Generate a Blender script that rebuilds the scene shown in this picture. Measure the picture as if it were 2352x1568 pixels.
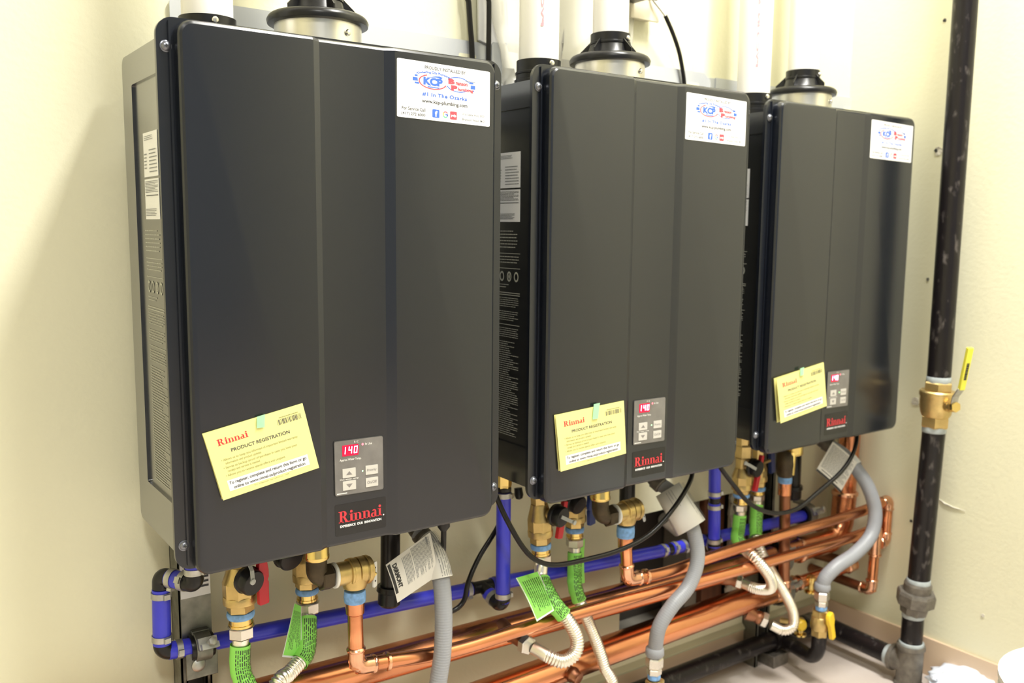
import bpy, bmesh, math, random
from mathutils import Vector, Matrix
random.seed(7)
V = Vector
for o in list(bpy.data.objects): bpy.data.objects.remove(o, do_unlink=True)
SC = bpy.context.scene
COL = SC.collection
PI = math.pi
# ------------------------------------------------------------------ camera
cam_d = bpy.data.cameras.new('camera'); cam = bpy.data.objects.new('camera', cam_d); COL.objects.link(cam)
cam_d.sensor_width = 36.0; cam_d.lens = 31.866; cam_d.clip_start = 0.05
cam.matrix_world = Matrix(((0.81437,0.064675,-0.576732,-0.29249),(-0.580269,0.107053,-0.807359,-1.08753),(0.009525,0.992148,0.124709,0.98915),(0,0,0,1)))
cam_d.dof.use_dof = True; cam_d.dof.focus_distance = 1.2; cam_d.dof.aperture_fstop = 5.0
SC.camera = cam
# ------------------------------------------------------------------ world, lights, exposure
w = bpy.data.worlds.new('world'); SC.world = w; w.use_nodes = True
w.node_tree.nodes['Background'].inputs[0].default_value = (0.9, 0.95, 1, 1)
w.node_tree.nodes['Background'].inputs[1].default_value = 0.05
def area(name, loc, sx, sy, power, color=(1, .985, .93)):
    l = bpy.data.lights.new(name, 'AREA'); l.shape = 'RECTANGLE'; l.size = sx; l.size_y = sy
    l.energy = power; l.color = color
    o = bpy.data.objects.new(name, l); o.location = loc; COL.objects.link(o); return o
area('ceiling_lamp', (0.90, -0.90, 3.14), 0.30, 1.15, 84)
area('ceiling_lamp', (-0.75, -2.40, 3.14), 0.30, 1.15, 38)  # added fill lamp, unseen; lifts the lower walls and gives frontal highlights
SC.view_settings.view_transform = 'Standard'; SC.view_settings.look = 'None'
SC.view_settings.exposure = 0.66; SC.view_settings.gamma = 1; SC.view_settings.use_curve_mapping = False

# ------------------------------------------------------------------ mesh helpers
ORG = {}
class MB:
    def __init__(s): s.v = []; s.f = []
    def add(s, vs, fs):
        n = len(s.v); s.v += [V(p) for p in vs]; s.f += [tuple(i + n for i in f) for f in fs]; return s
    def box(s, a, b):
        x0, y0, z0 = a; x1, y1, z1 = b
        return s.add([(x0,y0,z0),(x1,y0,z0),(x1,y1,z0),(x0,y1,z0),(x0,y0,z1),(x1,y0,z1),(x1,y1,z1),(x0,y1,z1)],
                     [(0,3,2,1),(4,5,6,7),(0,1,5,4),(1,2,6,5),(2,3,7,6),(3,0,4,7)])
    def obox(s, c, dx, dy, dz):
        """box about centre c with half-vectors"""
        c, dx, dy, dz = V(c), V(dx), V(dy), V(dz)
        vs = [c + dx*i + dy*j + dz*k for k in (-1,1) for j in (-1,1) for i in (-1,1)]
        return s.add(vs, [(0,2,3,1),(4,5,7,6),(0,1,5,4),(1,3,7,5),(3,2,6,7),(2,0,4,6)])
    def sweep(s, path, r, n=16, cap=True):
        path = [V(p) for p in path]; m = len(path)
        rr = r if hasattr(r, '__len__') else [r]*m
        T = []
        for i in range(m):
            a = path[max(i-1,0)]; b = path[min(i+1,m-1)]; T.append((b-a).normalized())
        up = V((0,0,1)) if abs(T[0].z) < .9 else V((1,0,0))
        nrm = (up - T[0]*up.dot(T[0])).normalized()
        vs = []; fs = []
        for i in range(m):
            if i:
                q = T[i-1].rotation_difference(T[i]); nrm = q @ nrm
                nrm = (nrm - T[i]*nrm.dot(T[i])).normalized()
            bi = T[i].cross(nrm)
            for k in range(n):
                a = 2*PI*k/n; vs.append(path[i] + (nrm*math.cos(a) + bi*math.sin(a))*rr[i])
        for i in range(m-1):
            for k in range(n):
                k2 = (k+1) % n; fs.append((i*n+k, i*n+k2, (i+1)*n+k2, (i+1)*n+k))
        if cap: fs.append(tuple(range(n-1,-1,-1))); fs.append(tuple((m-1)*n+k for k in range(n)))
        return s.add(vs, fs)
    def lathe(s, A, D, prof, n=24, cap=True, rot=0.0):
        """prof: (distance along D from A, radius)"""
        A = V(A); D = V(D).normalized()
        up = V((0,0,1)) if abs(D.z) < .9 else V((0,-1,0))
        u = (up - D*up.dot(D)).normalized(); w_ = D.cross(u); vs = []; fs = []; m = len(prof)
        for t, r in prof:
            for k in range(n):
                a = 2*PI*k/n + rot; vs.append(A + D*t + (u*math.cos(a) + w_*math.sin(a))*max(r, 1e-5))
        for i in range(m-1):
            for k in range(n):
                k2 = (k+1) % n; fs.append((i*n+k, i*n+k2, (i+1)*n+k2, (i+1)*n+k))
        if cap: fs.append(tuple(range(n-1,-1,-1))); fs.append(tuple((m-1)*n+k for k in range(n)))
        return s.add(vs, fs)
    def prism(s, pts, d):
        """planar outline pts extruded by vector d"""
        pts = [V(p) for p in pts]; d = V(d); n = len(pts)
        fs = [tuple(range(n-1,-1,-1)), tuple(range(n, 2*n))]
        fs += [(i, (i+1) % n, (i+1) % n + n, i+n) for i in range(n)]
        return s.add(pts + [p + d for p in pts], fs)
    def ring(s, outer, inner, d):
        """frame between two outlines of the same count, extruded by d"""
        n = len(outer); outer = [V(p) for p in outer]; inner = [V(p) for p in inner]; d = V(d)
        vs = outer + inner + [p+d for p in outer] + [p+d for p in inner]; fs = []
        for i in range(n):
            j = (i+1) % n
            fs += [(i, j, n+j, n+i), (2*n+j, 2*n+i, 3*n+i, 3*n+j), (i, 2*n+i, 2*n+j, j), (n+j, 3*n+j, 3*n+i, n+i)]
        return s.add(vs, fs)
def rrect(x0, z0, x1, z1, r, seg=5):
    """rounded rectangle outline as 2D points, counter-clockwise from lower left"""
    out = []
    for cx, cz, a0 in ((x1-r, z0+r, -90), (x1-r, z1-r, 0), (x0+r, z1-r, 90), (x0+r, z0+r, 180)):
        for k in range(seg+1):
            a = math.radians(a0 + 90*k/seg); out.append((cx + r*math.cos(a), cz + r*math.sin(a)))
    return out
def fillet(pts, r, seg=8):
    pts = [V(p) for p in pts]; out = [pts[0]]
    for i in range(1, len(pts)-1):
        p, a, b = pts[i], (pts[i-1]-pts[i]), (pts[i+1]-pts[i])
        rr = min(r, a.length*.49, b.length*.49); a.normalize(); b.normalize()
        ang = a.angle(b)
        if ang > math.radians(176): out.append(p); continue
        t = rr; A = p + a*t; B = p + b*t
        for k in range(seg+1):
            s_ = k/seg
            out.append(A*(1-s_)**2 + p*2*s_*(1-s_) + B*s_**2 if ang > 2.2 else _arc(p, a, b, t, s_))
    out.append(pts[-1]); return out
def _arc(p, a, b, t, s_):
    half = a.angle(b)/2; R_ = t*math.tan(half); c = p + (a+b).normalized()*(t/math.cos(half))
    A = p + a*t - c; B = p + b*t - c
    ang = A.angle(B); 
    if ang < 1e-4: return p + a*t
    return c + (A*math.sin((1-s_)*ang) + B*math.sin(s_*ang))/math.sin(ang)
def smooth(pts, step=0.006):
    """Catmull-Rom through pts, evenly resampled"""
    pts = [V(p) for p in pts]; q = [pts[0]*2-pts[1]] + pts + [pts[-1]*2-pts[-2]]; o = []
    for i in range(1, len(q)-2):
        for k in range(24):
            t = k/24; p0,p1,p2,p3 = q[i-1],q[i],q[i+1],q[i+2]
            o.append(.5*((2*p1)+(p2-p0)*t+(2*p0-5*p1+4*p2-p3)*t*t+(3*p1-p0-3*p2+p3)*t**3))
    o.append(pts[-1])
    return resample(o, step)
def resample(o, step):
    L = [0]
    for a, b in zip(o, o[1:]): L.append(L[-1] + (b-a).length)
    n = max(2, int(L[-1]/step)); r = []; j = 0
    for k in range(n+1):
        d = L[-1]*k/n
        while j < len(L)-2 and L[j+1] < d: j += 1
        t = (d-L[j])/max(L[j+1]-L[j], 1e-9); r.append(o[j].lerp(o[j+1], min(max(t,0),1)))
    return r
# ------------------------------------------------------------------ object helpers
def setp(o, label=None, cat=None, group=None, kind=None):
    if label: o['label'] = label
    if cat: o['category'] = cat
    if group: o['group'] = group
    if kind: o['kind'] = kind
    return o
def thing(name, label, cat, loc, group=None):
    o = bpy.data.objects.new(name, None); o.location = loc; o.empty_display_size = .02; COL.objects.link(o)
    ORG[o.name] = V(loc); return setp(o, label, cat, group)
def obj(name, mb, m, parent=None, label=None, smooth_ang=38, bevel=0, origin=None, kind=None):
    me = bpy.data.meshes.new(name)
    if parent is not None: org = ORG[parent.name]
    else: org = V(origin) if origin is not None else sum(mb.v, V((0,0,0)))/max(1,len(mb.v))
    me.from_pydata([tuple(p-org) for p in mb.v], [], mb.f); me.materials.append(m)
    bm = bmesh.new(); bm.from_mesh(me); bmesh.ops.recalc_face_normals(bm, faces=bm.faces); bm.to_mesh(me); bm.free()
    me.polygons.foreach_set('use_smooth', [True]*len(me.polygons)); me.set_sharp_from_angle(angle=math.radians(smooth_ang))
    o = bpy.data.objects.new(name, me); COL.objects.link(o)
    if parent is not None: o.parent = parent
    else: o.location = org
    ORG[o.name] = org
    if bevel:
        b = o.modifiers.new('bevel', 'BEVEL'); b.width = bevel; b.segments = 3; b.limit_method = 'ANGLE'; b.angle_limit = math.radians(40)
    return setp(o, label, kind=kind)
def struct(name, mb, m, parent=None, **k):
    o = obj(name, mb, m, parent, **k)
    if parent is None: o['kind'] = 'structure'
    return o
def copy_tree(o, parent=None, skip=()):
    c = o.copy(); COL.objects.link(c); c.parent = parent; ORG[c.name] = ORG[o.name]
    for ch in list(o.children):
        if ch.name.split('.')[0] not in skip: copy_tree(ch, c, skip)
    return c
# ------------------------------------------------------------------ materials
def mat(name, col, rough=.5, metal=0, noise=0, nscale=20, bump=0, bscale=200, coat=0, emit=0, alpha=1, spec=.5, trans=0, col2=None, stretch=None, bdist=.001, rnoise=0, lohi=(.3,.7)):
    m = bpy.data.materials.new(name); m.use_nodes = True; nt = m.node_tree; b = nt.nodes['Principled BSDF']
    b.inputs['Base Color'].default_value = (*col, 1); b.inputs['Roughness'].default_value = rough
    b.inputs['Metallic'].default_value = metal; b.inputs['Coat Weight'].default_value = coat
    b.inputs['Specular IOR Level'].default_value = spec; b.inputs['Alpha'].default_value = alpha
    b.inputs['Transmission Weight'].default_value = trans
    if emit: b.inputs['Emission Color'].default_value = (*col, 1); b.inputs['Emission Strength'].default_value = emit
    tc = nt.nodes.new('ShaderNodeTexCoord'); src = tc.outputs['Object']
    if stretch:
        mp = nt.nodes.new('ShaderNodeMapping'); mp.inputs['Scale'].default_value = stretch; nt.links.new(src, mp.inputs[0]); src = mp.outputs[0]
    if noise or rnoise:
        n = nt.nodes.new('ShaderNodeTexNoise'); n.inputs['Scale'].default_value = nscale; n.inputs['Detail'].default_value = 6; nt.links.new(src, n.inputs['Vector'])
        rp = nt.nodes.new('ShaderNodeMapRange'); rp.inputs[1].default_value = lohi[0]; rp.inputs[2].default_value = lohi[1]; nt.links.new(n.outputs['Fac'], rp.inputs[0])
        if noise:
            c2 = col2 or tuple(c*(1-noise) for c in col)
            mx = nt.nodes.new('ShaderNodeMix'); mx.data_type = 'RGBA'; mx.inputs[6].default_value = (*col, 1); mx.inputs[7].default_value = (*c2, 1)
            if col2: 
                ml = nt.nodes.new('ShaderNodeMath'); ml.operation = 'MULTIPLY'; ml.inputs[1].default_value = noise; nt.links.new(rp.outputs[0], ml.inputs[0]); nt.links.new(ml.outputs[0], mx.inputs[0])
            else: nt.links.new(rp.outputs[0], mx.inputs[0])
            nt.links.new(mx.outputs[2], b.inputs['Base Color'])
        if rnoise:
            r2 = nt.nodes.new('ShaderNodeMapRange'); r2.inputs[3].default_value = rough; r2.inputs[4].default_value = min(1, rough+rnoise); nt.links.new(rp.outputs[0], r2.inputs[0]); nt.links.new(r2.outputs[0], b.inputs['Roughness'])
    if bump:
        n2 = nt.nodes.new('ShaderNodeTexNoise'); n2.inputs['Scale'].default_value = bscale; n2.inputs['Detail'].default_value = 3; nt.links.new(tc.outputs['Object'], n2.inputs['Vector'])
        bp = nt.nodes.new('ShaderNodeBump'); bp.inputs['Strength'].default_value = bump; bp.inputs['Distance'].default_value = bdist
        nt.links.new(n2.outputs['Fac'], bp.inputs['Height']); nt.links.new(bp.outputs[0], b.inputs['Normal'])
    return m
M_wall = mat('wall_paint', (.80,.775,.575), .62, noise=.03, nscale=3, bump=.22, bscale=110, bdist=.0022)
M_wallf = mat('front_wall_reflection_tint', (.30,.34,.42), .7)  # unseen front wall; grey-blue invented to darken and cool the door reflections
M_ceil = mat('ceiling_paint', (.8,.79,.74), .8)
M_floor = mat('concrete_floor', (.60,.54,.50), .45, noise=.55, nscale=5, col2=(.40,.31,.25), bump=.1, bscale=60, rnoise=.25)
M_base = mat('vinyl_baseboard', (.68,.51,.36), .5, noise=.06, nscale=8)
M_trimtop = mat('baseboard_cap', (.56,.54,.38), .5)
M_paint = mat('charcoal_powder_paint', (.0065,.0085,.0145), .27, bump=.10, bscale=900, bdist=.0003, spec=.5, coat=.3)
M_paint.node_tree.nodes['Principled BSDF'].inputs['Coat Roughness'].default_value = .2; M_paint.node_tree.nodes['Principled BSDF'].inputs['IOR'].default_value = 1.5
M_body = mat('charcoal_case_paint', (.011,.012,.014), .25, bump=.06, bscale=900, bdist=.0003, spec=.6, coat=1)
M_body.node_tree.nodes['Principled BSDF'].inputs['IOR'].default_value = 1.8; M_body.node_tree.nodes['Principled BSDF'].inputs['Coat Roughness'].default_value = .2
M_label = mat('white_label', (.86,.86,.87), .45)
M_black = mat('black_print', (.03,.03,.03), .5)
M_grayp = mat('grey_print', (.22,.23,.24), .6)
M_sidep = mat('pale_side_print', (.42,.42,.36), .5)
M_dgray = mat('dark_grey_print', (.06,.06,.07), .5)
M_red = mat('red_print', (.62,.035,.05), .4)
M_redl = mat('soft_red_print', (.80,.07,.10), .5)
M_blue = mat('blue_print', (.05,.15,.60), .5)
M_yel = mat('yellow_card', (.80,.76,.30), .6)
M_yelp = mat('olive_print', (.30,.29,.12), .6)
M_white = mat('white_plastic', (.82,.82,.80), .35)
M_tape = mat('green_tape', (.42,.85,.50), .4, alpha=.75)
M_panel = mat('grey_panel', (.19,.18,.175), .25, noise=.35, nscale=30, coat=.4)
M_btn = mat('pale_button', (.55,.53,.50), .4)
M_disp = mat('red_display', (.62,.0,.04), .3, emit=.30)
M_digit = mat('lit_digits', (1,.55,.85), .3, emit=3.5)
M_ledg = mat('green_led', (.3,1,.3), .3, emit=3)
M_ledr = mat('red_led', (1,.15,.2), .3, emit=1.2)
M_film = mat('clear_film', (.02,.02,.022), .16, alpha=.4, coat=.3)
M_screw = mat('blued_screw', (.22,.23,.27), .28, metal=.7)
M_zinc = mat('zinc_steel', (.55,.55,.53), .38, metal=1, noise=.25, nscale=60, rnoise=.2)
M_zincd = mat('dull_strut_steel', (.28,.28,.25), .42, metal=.9, noise=.4, nscale=40, rnoise=.2)
M_steel = mat('bright_steel', (.72,.70,.66), .22, metal=1, rnoise=.12, nscale=30)
M_flue = mat('polished_flue_steel', (.86,.84,.78), .34, metal=1, stretch=(1,1,.05), noise=.18, nscale=40)
M_corr = mat('corrugated_stainless', (.93,.90,.82), .33, metal=1)
M_blackpl = mat('black_plastic', (.009,.009,.010), .30, spec=.35)
M_blackbr = mat('brown_black_rubber', (.010,.009,.009), .30, spec=.3)
M_pvc = mat('white_pvc', (.85,.83,.79), .32)
M_copper = mat('copper', (.86,.38,.20), .15, metal=1, noise=.8, nscale=6, col2=(.46,.17,.08), rnoise=.16, stretch=(.8,5,5))
M_copperb = mat('bright_copper_fitting', (.93,.52,.34), .2, metal=1, noise=.3, nscale=40)
M_copperd = mat('dull_copper', (.42,.19,.11), .34, metal=1, noise=.5, nscale=14, rnoise=.2)
M_brass = mat('cast_brass', (.68,.50,.21), .36, metal=.85, noise=.25, nscale=50, bump=.2, bscale=300)
M_brassb = mat('bright_brass', (.80,.60,.22), .22, metal=1)
M_dbrass = mat('dark_bronze', (.085,.062,.035), .42, metal=.5, noise=.5, nscale=60, bump=.3, bscale=400)
M_bluep = mat('blue_pex', (.045,.05,.66), .3, noise=.1, nscale=30)
M_blueh = mat('dark_blue_plastic', (.02,.045,.22), .4)
M_sealant = mat('blue_sealant_tape', (.24,.48,.90), .55, noise=.4, nscale=150, bump=.5, bscale=200)
M_green = mat('green_tag', (.30,.80,.13), .5)
M_redpl = mat('red_plastic', (.55,.015,.03), .38)
M_yelpl = mat('yellow_plastic', (.90,.60,.03), .38)
M_yelv = mat('lemon_vinyl', (.85,.80,.08), .4)
M_hose = mat('grey_hose', (.29,.30,.33), .42)
M_blackpipe = mat('black_iron', (.010,.008,.009), .3, noise=.7, nscale=75, rnoise=.3, spec=.3, col2=(.16,.14,.13), lohi=(.58,.80), stretch=(1,1,.5))
M_castiron = mat('grey_malleable_iron', (.20,.18,.155), .5, metal=.4, noise=.4, nscale=80, bump=.4, bscale=250)
M_dope = mat('white_pipe_dope', (.45,.50,.52), .5, noise=.2, nscale=90)
M_grey_pt = mat('galvanized_bracket', (.55,.57,.60), .45, metal=.3)
M_wood = mat('rough_stud', (.16,.055,.02), .7, noise=.4, nscale=20, stretch=(4,4,.5))
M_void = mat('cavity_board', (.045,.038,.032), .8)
M_cavg = mat('cavity_grey', (.25,.23,.19), .8, noise=.2, nscale=15)
M_gyp = mat('torn_gypsum', (.72,.68,.58), .9, noise=.2, nscale=60, bump=.8, bscale=60, bdist=.01)
M_bag = mat('clear_bag', (.80,.78,.70), .25, alpha=.45, coat=.3)
M_bagb = mat('bluish_bag', (.72,.78,.90), .25, bump=.3, bscale=30, bdist=.01)
M_pinkp = mat('pale_red_print', (.85,.35,.40), .5)
M_beige = mat('beige_plastic', (.75,.68,.52), .4)
M_tagw = mat('white_tag', (.74,.72,.68), .5)
# ------------------------------------------------------------------ the room
WB, WR, WL, WF, CH = .22, 1.60, -3.0, -4.5, 3.2
b = MB(); b.box((WL-.1,WF-.1,-.1),(WR+.3,WB+.5,0)); struct('floor', b, M_floor)
b = MB(); b.box((WL-.1,WF-.1,CH),(WR+.3,WB+.5,CH+.1)); struct('ceiling', b, M_ceil)
b = MB(); b.box((WR,WF,0),(WR+.1,WB+.5,CH)); wr = struct('wall_right', b, M_wall, origin=(WR,0,0))
b = MB(); b.box((WL-.1,WF,0),(WL,WB+.5,CH)); struct('wall_left', b, M_wall)
b = MB(); b.box((WL,WF-.1,0),(WR,WF,CH)); struct('wall_front', b, M_wallf)
# back wall board with a ragged hole cut through it
hx0, hx1, hz0, hz1 = .918, 1.252, .125, .408
b = MB()
b.box((WL,WB,0),(hx0,WB+.013,CH)); b.box((hx1,WB,0),(WR,WB+.013,CH)); b.box((hx0,WB,hz1),(hx1,WB+.013,CH)); b.box((hx0,WB,0),(hx1,WB+.013,hz0))
wb = struct('wall_back', b, M_wall, origin=(0,WB,0))
b = MB(); random.seed(5); z = hz0; vs = []
for k in range(24):
    vs.append((hx1 - random.uniform(.002,.012), z)); z += (hz1-hz0)/23
b.prism([(hx1+.008,WB-.0005,hz0)] + [(x,WB-.0005,zz) for x, zz in vs] + [(hx1+.008,WB-.0005,hz1)], (0,.006,0)); struct('torn_edge', b, M_gyp, wb)
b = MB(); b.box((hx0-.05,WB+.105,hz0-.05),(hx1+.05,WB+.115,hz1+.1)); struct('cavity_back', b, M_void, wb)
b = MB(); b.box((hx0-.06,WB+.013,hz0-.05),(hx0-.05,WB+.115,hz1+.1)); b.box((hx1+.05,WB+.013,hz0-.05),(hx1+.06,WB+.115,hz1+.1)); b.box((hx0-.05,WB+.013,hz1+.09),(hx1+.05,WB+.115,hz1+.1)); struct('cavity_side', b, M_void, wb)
b = MB(); b.box((hx0-.05,WB+.013,hz0-.06),(hx1+.05,WB+.115,hz0+.004)); struct('sole_plate', b, M_cavg, wb)
b = MB(); b.box((1.178,WB+.016,hz0),(1.244,WB+.10,hz1+.09)); struct('wood_stud', b, M_wood, wb, bevel=.002)
b = MB(); b.box((1.140,WB+.03,hz0),(1.176,WB+.1,hz1+.09)); struct('cavity_board', b, M_cavg, wb)
b = MB(); b.sweep(fillet([(1.1028,0.2850,0.3587),(1.1734,0.2850,0.3033),(1.1970,0.2850,0.1043)],.02), .015); struct('drain_pipe', b, M_pvc, wb)
# baseboards with their lighter top lip
b = MB(); b.box((WL,WB-.006,0),(WR-.006,WB,.088)); bb = struct('baseboard_back', b, M_base, bevel=.001)
b = MB(); b.prism([(WL,WB-.009,.080),(WL,WB-.009,.084),(WL,WB,.094),(WL,WB,.080)], (WR-WL-.01,0,0)); struct('top_lip', b, M_trimtop, bb)
b = MB(); b.box((WR-.006,WF,0),(WR,WB,.086)); bb = struct('baseboard_right', b, M_base, bevel=.001)
# marks on the right-hand wall
def wmark(name, p, r, m, n=12, t=.0015):
    b = MB(); b.prism([(WR-.0002, p[1]+r*random.uniform(.7,1.1)*math.cos(2*PI*k/n), p[2]+r*random.uniform(.7,1.1)*math.sin(2*PI*k/n)) for k in range(n)], (-t,0,0)); return struct(name, b, m, wr)
wmark('screw_hole', (1.6000,0.0004,1.4315), .004, M_black); wmark('torn_patch', (1.6000,-0.0055,1.1602), .011, M_gyp); wmark('screw_hole', (1.6000,-0.0005,1.1615), .0042, M_black, t=.0022)
wmark('screw_hole', (1.6000,-0.0012,0.8857), .004, M_zinc); wmark('screw_hole', (1.6000,0.0008,0.3392), .0035, M_black); wmark('torn_patch', (1.6000,-0.1736,0.1794), .004, M_gyp)
wmark('torn_patch', (1.6000,0.0092,0.6122), .010, M_gyp)
b = MB(); b.sweep([(1.5985,-0.0599,0.4067), (1.5985,-0.0743,0.3996), (1.5985,-0.0941,0.3959), (1.5985,-0.1210,0.3953)], [.0005,.002,.0016,.0003], 8); struct('scratch', b, M_gyp, wr)
# ceiling light frames: the room's lamp, plus one around the added fill lamp
for cx, cy in ((.90,-.90),(-.75,-2.40)):
    t = thing('ceiling_light', 'fluorescent ceiling light %s' % ('over the heaters' if cx > 0 else 'added as unseen fill toward the front of the room'), 'lamp', (cx,cy,CH))
    b = MB(); b.ring([(x,y,CH-.001) for x,y in rrect(cx-.18,cy-.61,cx+.18,cy+.61,.01,2)], [(x,y,CH-.001) for x,y in rrect(cx-.155,cy-.585,cx+.155,cy+.585,.01,2)], (0,0,-.03)); obj('frame', b, M_white, t)
# ------------------------------------------------------------------ flat print helpers
_GC = {}
def glyphs(s, bold=0.0, spacing=1.0):
    k = (s, bold, spacing)
    if k in _GC: return _GC[k]
    c = bpy.data.curves.new('t', 'FONT'); c.body = s; c.size = 1; c.offset = bold; c.resolution_u = 3; c.space_character = spacing; c.fill_mode = 'FRONT'
    o = bpy.data.objects.new('t', c); COL.objects.link(o)
    dg = bpy.context.evaluated_depsgraph_get(); dg.update()
    e = o.evaluated_get(dg); me = e.to_mesh()
    vs = [(v.co.x, v.co.y) for v in me.vertices]; fs = [tuple(p.vertices) for p in me.polygons]
    e.to_mesh_clear(); bpy.data.objects.remove(o); bpy.data.curves.remove(c)
    _GC[k] = (vs, fs); return vs, fs
class Sheet:
    """flat bilinear sheet; u runs right, v runs down, 0..1"""
    curl = 0.0
    def __init__(s, TL, TR, BR, BL): s.c = [V(TL), V(TR), V(BR), V(BL)]; s.n = (s.c[3]-s.c[0]).cross(s.c[1]-s.c[0]).normalized()
    def p(s, u, v, e=.0004):
        a, b, c, d = s.c
        return (a*(1-u)+b*u)*(1-v) + (d*(1-u)+c*u)*v + s.n*(e + s.curl*math.sin(PI*u))
    def put(s, mb, vs2, fs, e=.0004): mb.add([s.p(u, v, e*.28) for u, v in vs2], fs)
    def rect(s, mb, u0, v0, u1, v1, e=.0004): s.put(mb, [(u0,v0),(u0,v1),(u1,v1),(u1,v0)], [(0,1,2,3)], e)
    def poly(s, mb, pts, e=.0004): s.put(mb, pts, [tuple(range(len(pts)))], e)
    def grid(s, mb, u0, v0, u1, v1, e=.0004, n=12):
        for k in range(n): s.rect(mb, u0+(u1-u0)*k/n, v0, u0+(u1-u0)*(k+1)/n, v1, e)
    def text(s, mb, t, u0, u1, v0, v1, bold=0.0, e=.0005, warp=None, spacing=1.0):
        vs, fs = glyphs(t, bold+.012, spacing); xs = [a for a, b in vs]; ys = [b for a, b in vs]
        x0, x1, y0, y1 = min(xs), max(xs), min(ys), max(ys)
        o = []
        for a, b in vs:
            u = u0+(a-x0)/(x1-x0)*(u1-u0); v = v1-(b-y0)/(y1-y0)*(v1-v0)
            if warp: u, v = warp(u, v)
            o.append((u, v))
        s.put(mb, o, fs, e)
    def ring(s, mb, cu, cv, ru, rv, tu, tv, a0=0, a1=360, e=.0004, n=40):
        vs = []; fs = []
        for k in range(n+1):
            a = math.radians(a0+(a1-a0)*k/n); c, q = math.cos(a), math.sin(a)
            vs += [(cu+ru*c, cv-rv*q), (cu+(ru-tu)*c, cv-(rv-tv)*q)]
        for k in range(n): fs.append((2*k, 2*k+1, 2*k+3, 2*k+2))
        s.put(mb, vs, fs, e)
    def lines(s, mb, u0, u1, v0, v1, n, fill=.55, ragged=.25, e=.0004, words=True):
        dv = (v1-v0)/n
        for k in range(n):
            v = v0+dv*k; end = u1-(u1-u0)*(random.random()*ragged if random.random() < .5 else 0); u = u0
            while u < end:
                w_ = random.uniform(.04,.13)*(u1-u0) if words else (u1-u0)
                s.rect(mb, u, v, min(u+w_, end), v+dv*fill, e); u += w_+.014*(u1-u0)
def _gl(ch):
    """bold slab-serif letters as simple polygons, unit cap height"""
    P_ = []
    def R_(a, b, c, d): P_.append([(a,b),(c,b),(c,d),(a,d)])
    def arc(cx, cy, ro, ri, a0, a1, sy=1.0, n=14, so=1.0):
        for k in range(n):
            A = math.radians(a0+(a1-a0)*k/n); B = math.radians(a0+(a1-a0)*(k+1)/n)
            P_.append([(cx+ro*math.cos(A),cy+ro*so*math.sin(A)),(cx+ro*math.cos(B),cy+ro*so*math.sin(B)),(cx+ri*math.cos(B),cy+ri*sy*math.sin(B)),(cx+ri*math.cos(A),cy+ri*sy*math.sin(A))])
    x = .68
    if ch == 'R':
        R_(.12,0,.34,1); R_(0,0,.46,.08); R_(0,.92,.2,1); R_(.3,.93,.46,1); R_(.3,.47,.46,.55)
        arc(.46,.735,.30,.07,-90,90,sy=2.6,so=.883); P_.append([(.40,.5),(.60,.5),(.86,.08),(.62,.08)]); R_(.6,0,.98,.08); w_ = .98
    elif ch == 'i':
        R_(.1,0,.31,x); R_(0,0,.41,.07); R_(0,x-.07,.2,x)
        P_.append([(.205+.125*math.cos(2*PI*k/16), .87+.125*math.sin(2*PI*k/16)) for k in range(16)]); w_ = .41
    elif ch == 'n':
        R_(.1,0,.30,x); R_(0,0,.38,.07); R_(0,x-.07,.2,x); R_(.52,0,.72,.42); R_(.44,0,.81,.07)
        arc(.475,.42,.245,.06,0,125,sy=3.2,so=1.10); w_ = .81
    elif ch == 'a':
        arc(.24,.20,.24,.07,60,300,so=.86,sy=1.6); R_(.34,.05,.54,.48); arc(.32,.46,.22,.05,0,150,so=1.0,sy=3)
        R_(.24,.32,.4,.40); R_(.2,0,.4,.06); R_(.5,0,.66,.07); w_ = .66
    return P_, w_
def slab(s, mb, word, u0, u1, v0, v1, e=.0006):
    """v0 = cap top, v1 = baseline"""
    items = []; x = 0
    for ch in word:
        P_, w_ = _gl(ch); items.append((x, P_)); x += w_+.02
    for ox, P_ in items:
        for pl in P_: s.poly(mb, [(u0+(ox+a)/x*(u1-u0), v1-b*(v1-v0)) for a, b in pl], e)
ZF = 0.605
YD = -0.0208        # front face of the door
def L(x, y, z): return V((x, y, z+ZF))
# ------------------------------------------------------------------ water heater (built once, at the first heater's place)
heater = thing('water_heater', 'large dark grey wall-hung water heater nearest the camera, leftmost of the three', 'water heater', (0,0,ZF), 'tankless water heaters on the wall')
H = heater
b = MB(); ol = [(-.003, y, z+ZF) for y, z in rrect(-.0, -.012, .182, .594, .012)]
b.prism(ol, (.453,0,0)); obj('body', b, M_body, H)
b = MB(); o1 = [(-.003, y, z+ZF) for y, z in rrect(-.0, -.012, .182, .594, .012)]; o2 = [(-.003, y, z+ZF) for y, z in rrect(.003, .048, .136, .556, .003)]
b.ring(o1, o2, (-.0032,0,0)); obj('side_panel', b, M_body, H)
# front frame (flange) with its thin upright lips
b = MB(); b.prism([(x, -.0015, z+ZF) for x, z in rrect(-.0106, -.031, .4603, .616, .02, 8)], (0,.006,0))
for x in (.0028, .4465): b.prism([(xx, -.0045, z+ZF) for xx, z in rrect(x, -.026, x+.0022, .612, .001, 2)], (0,.004,0))
obj('front_frame', b, M_paint, H)
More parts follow.
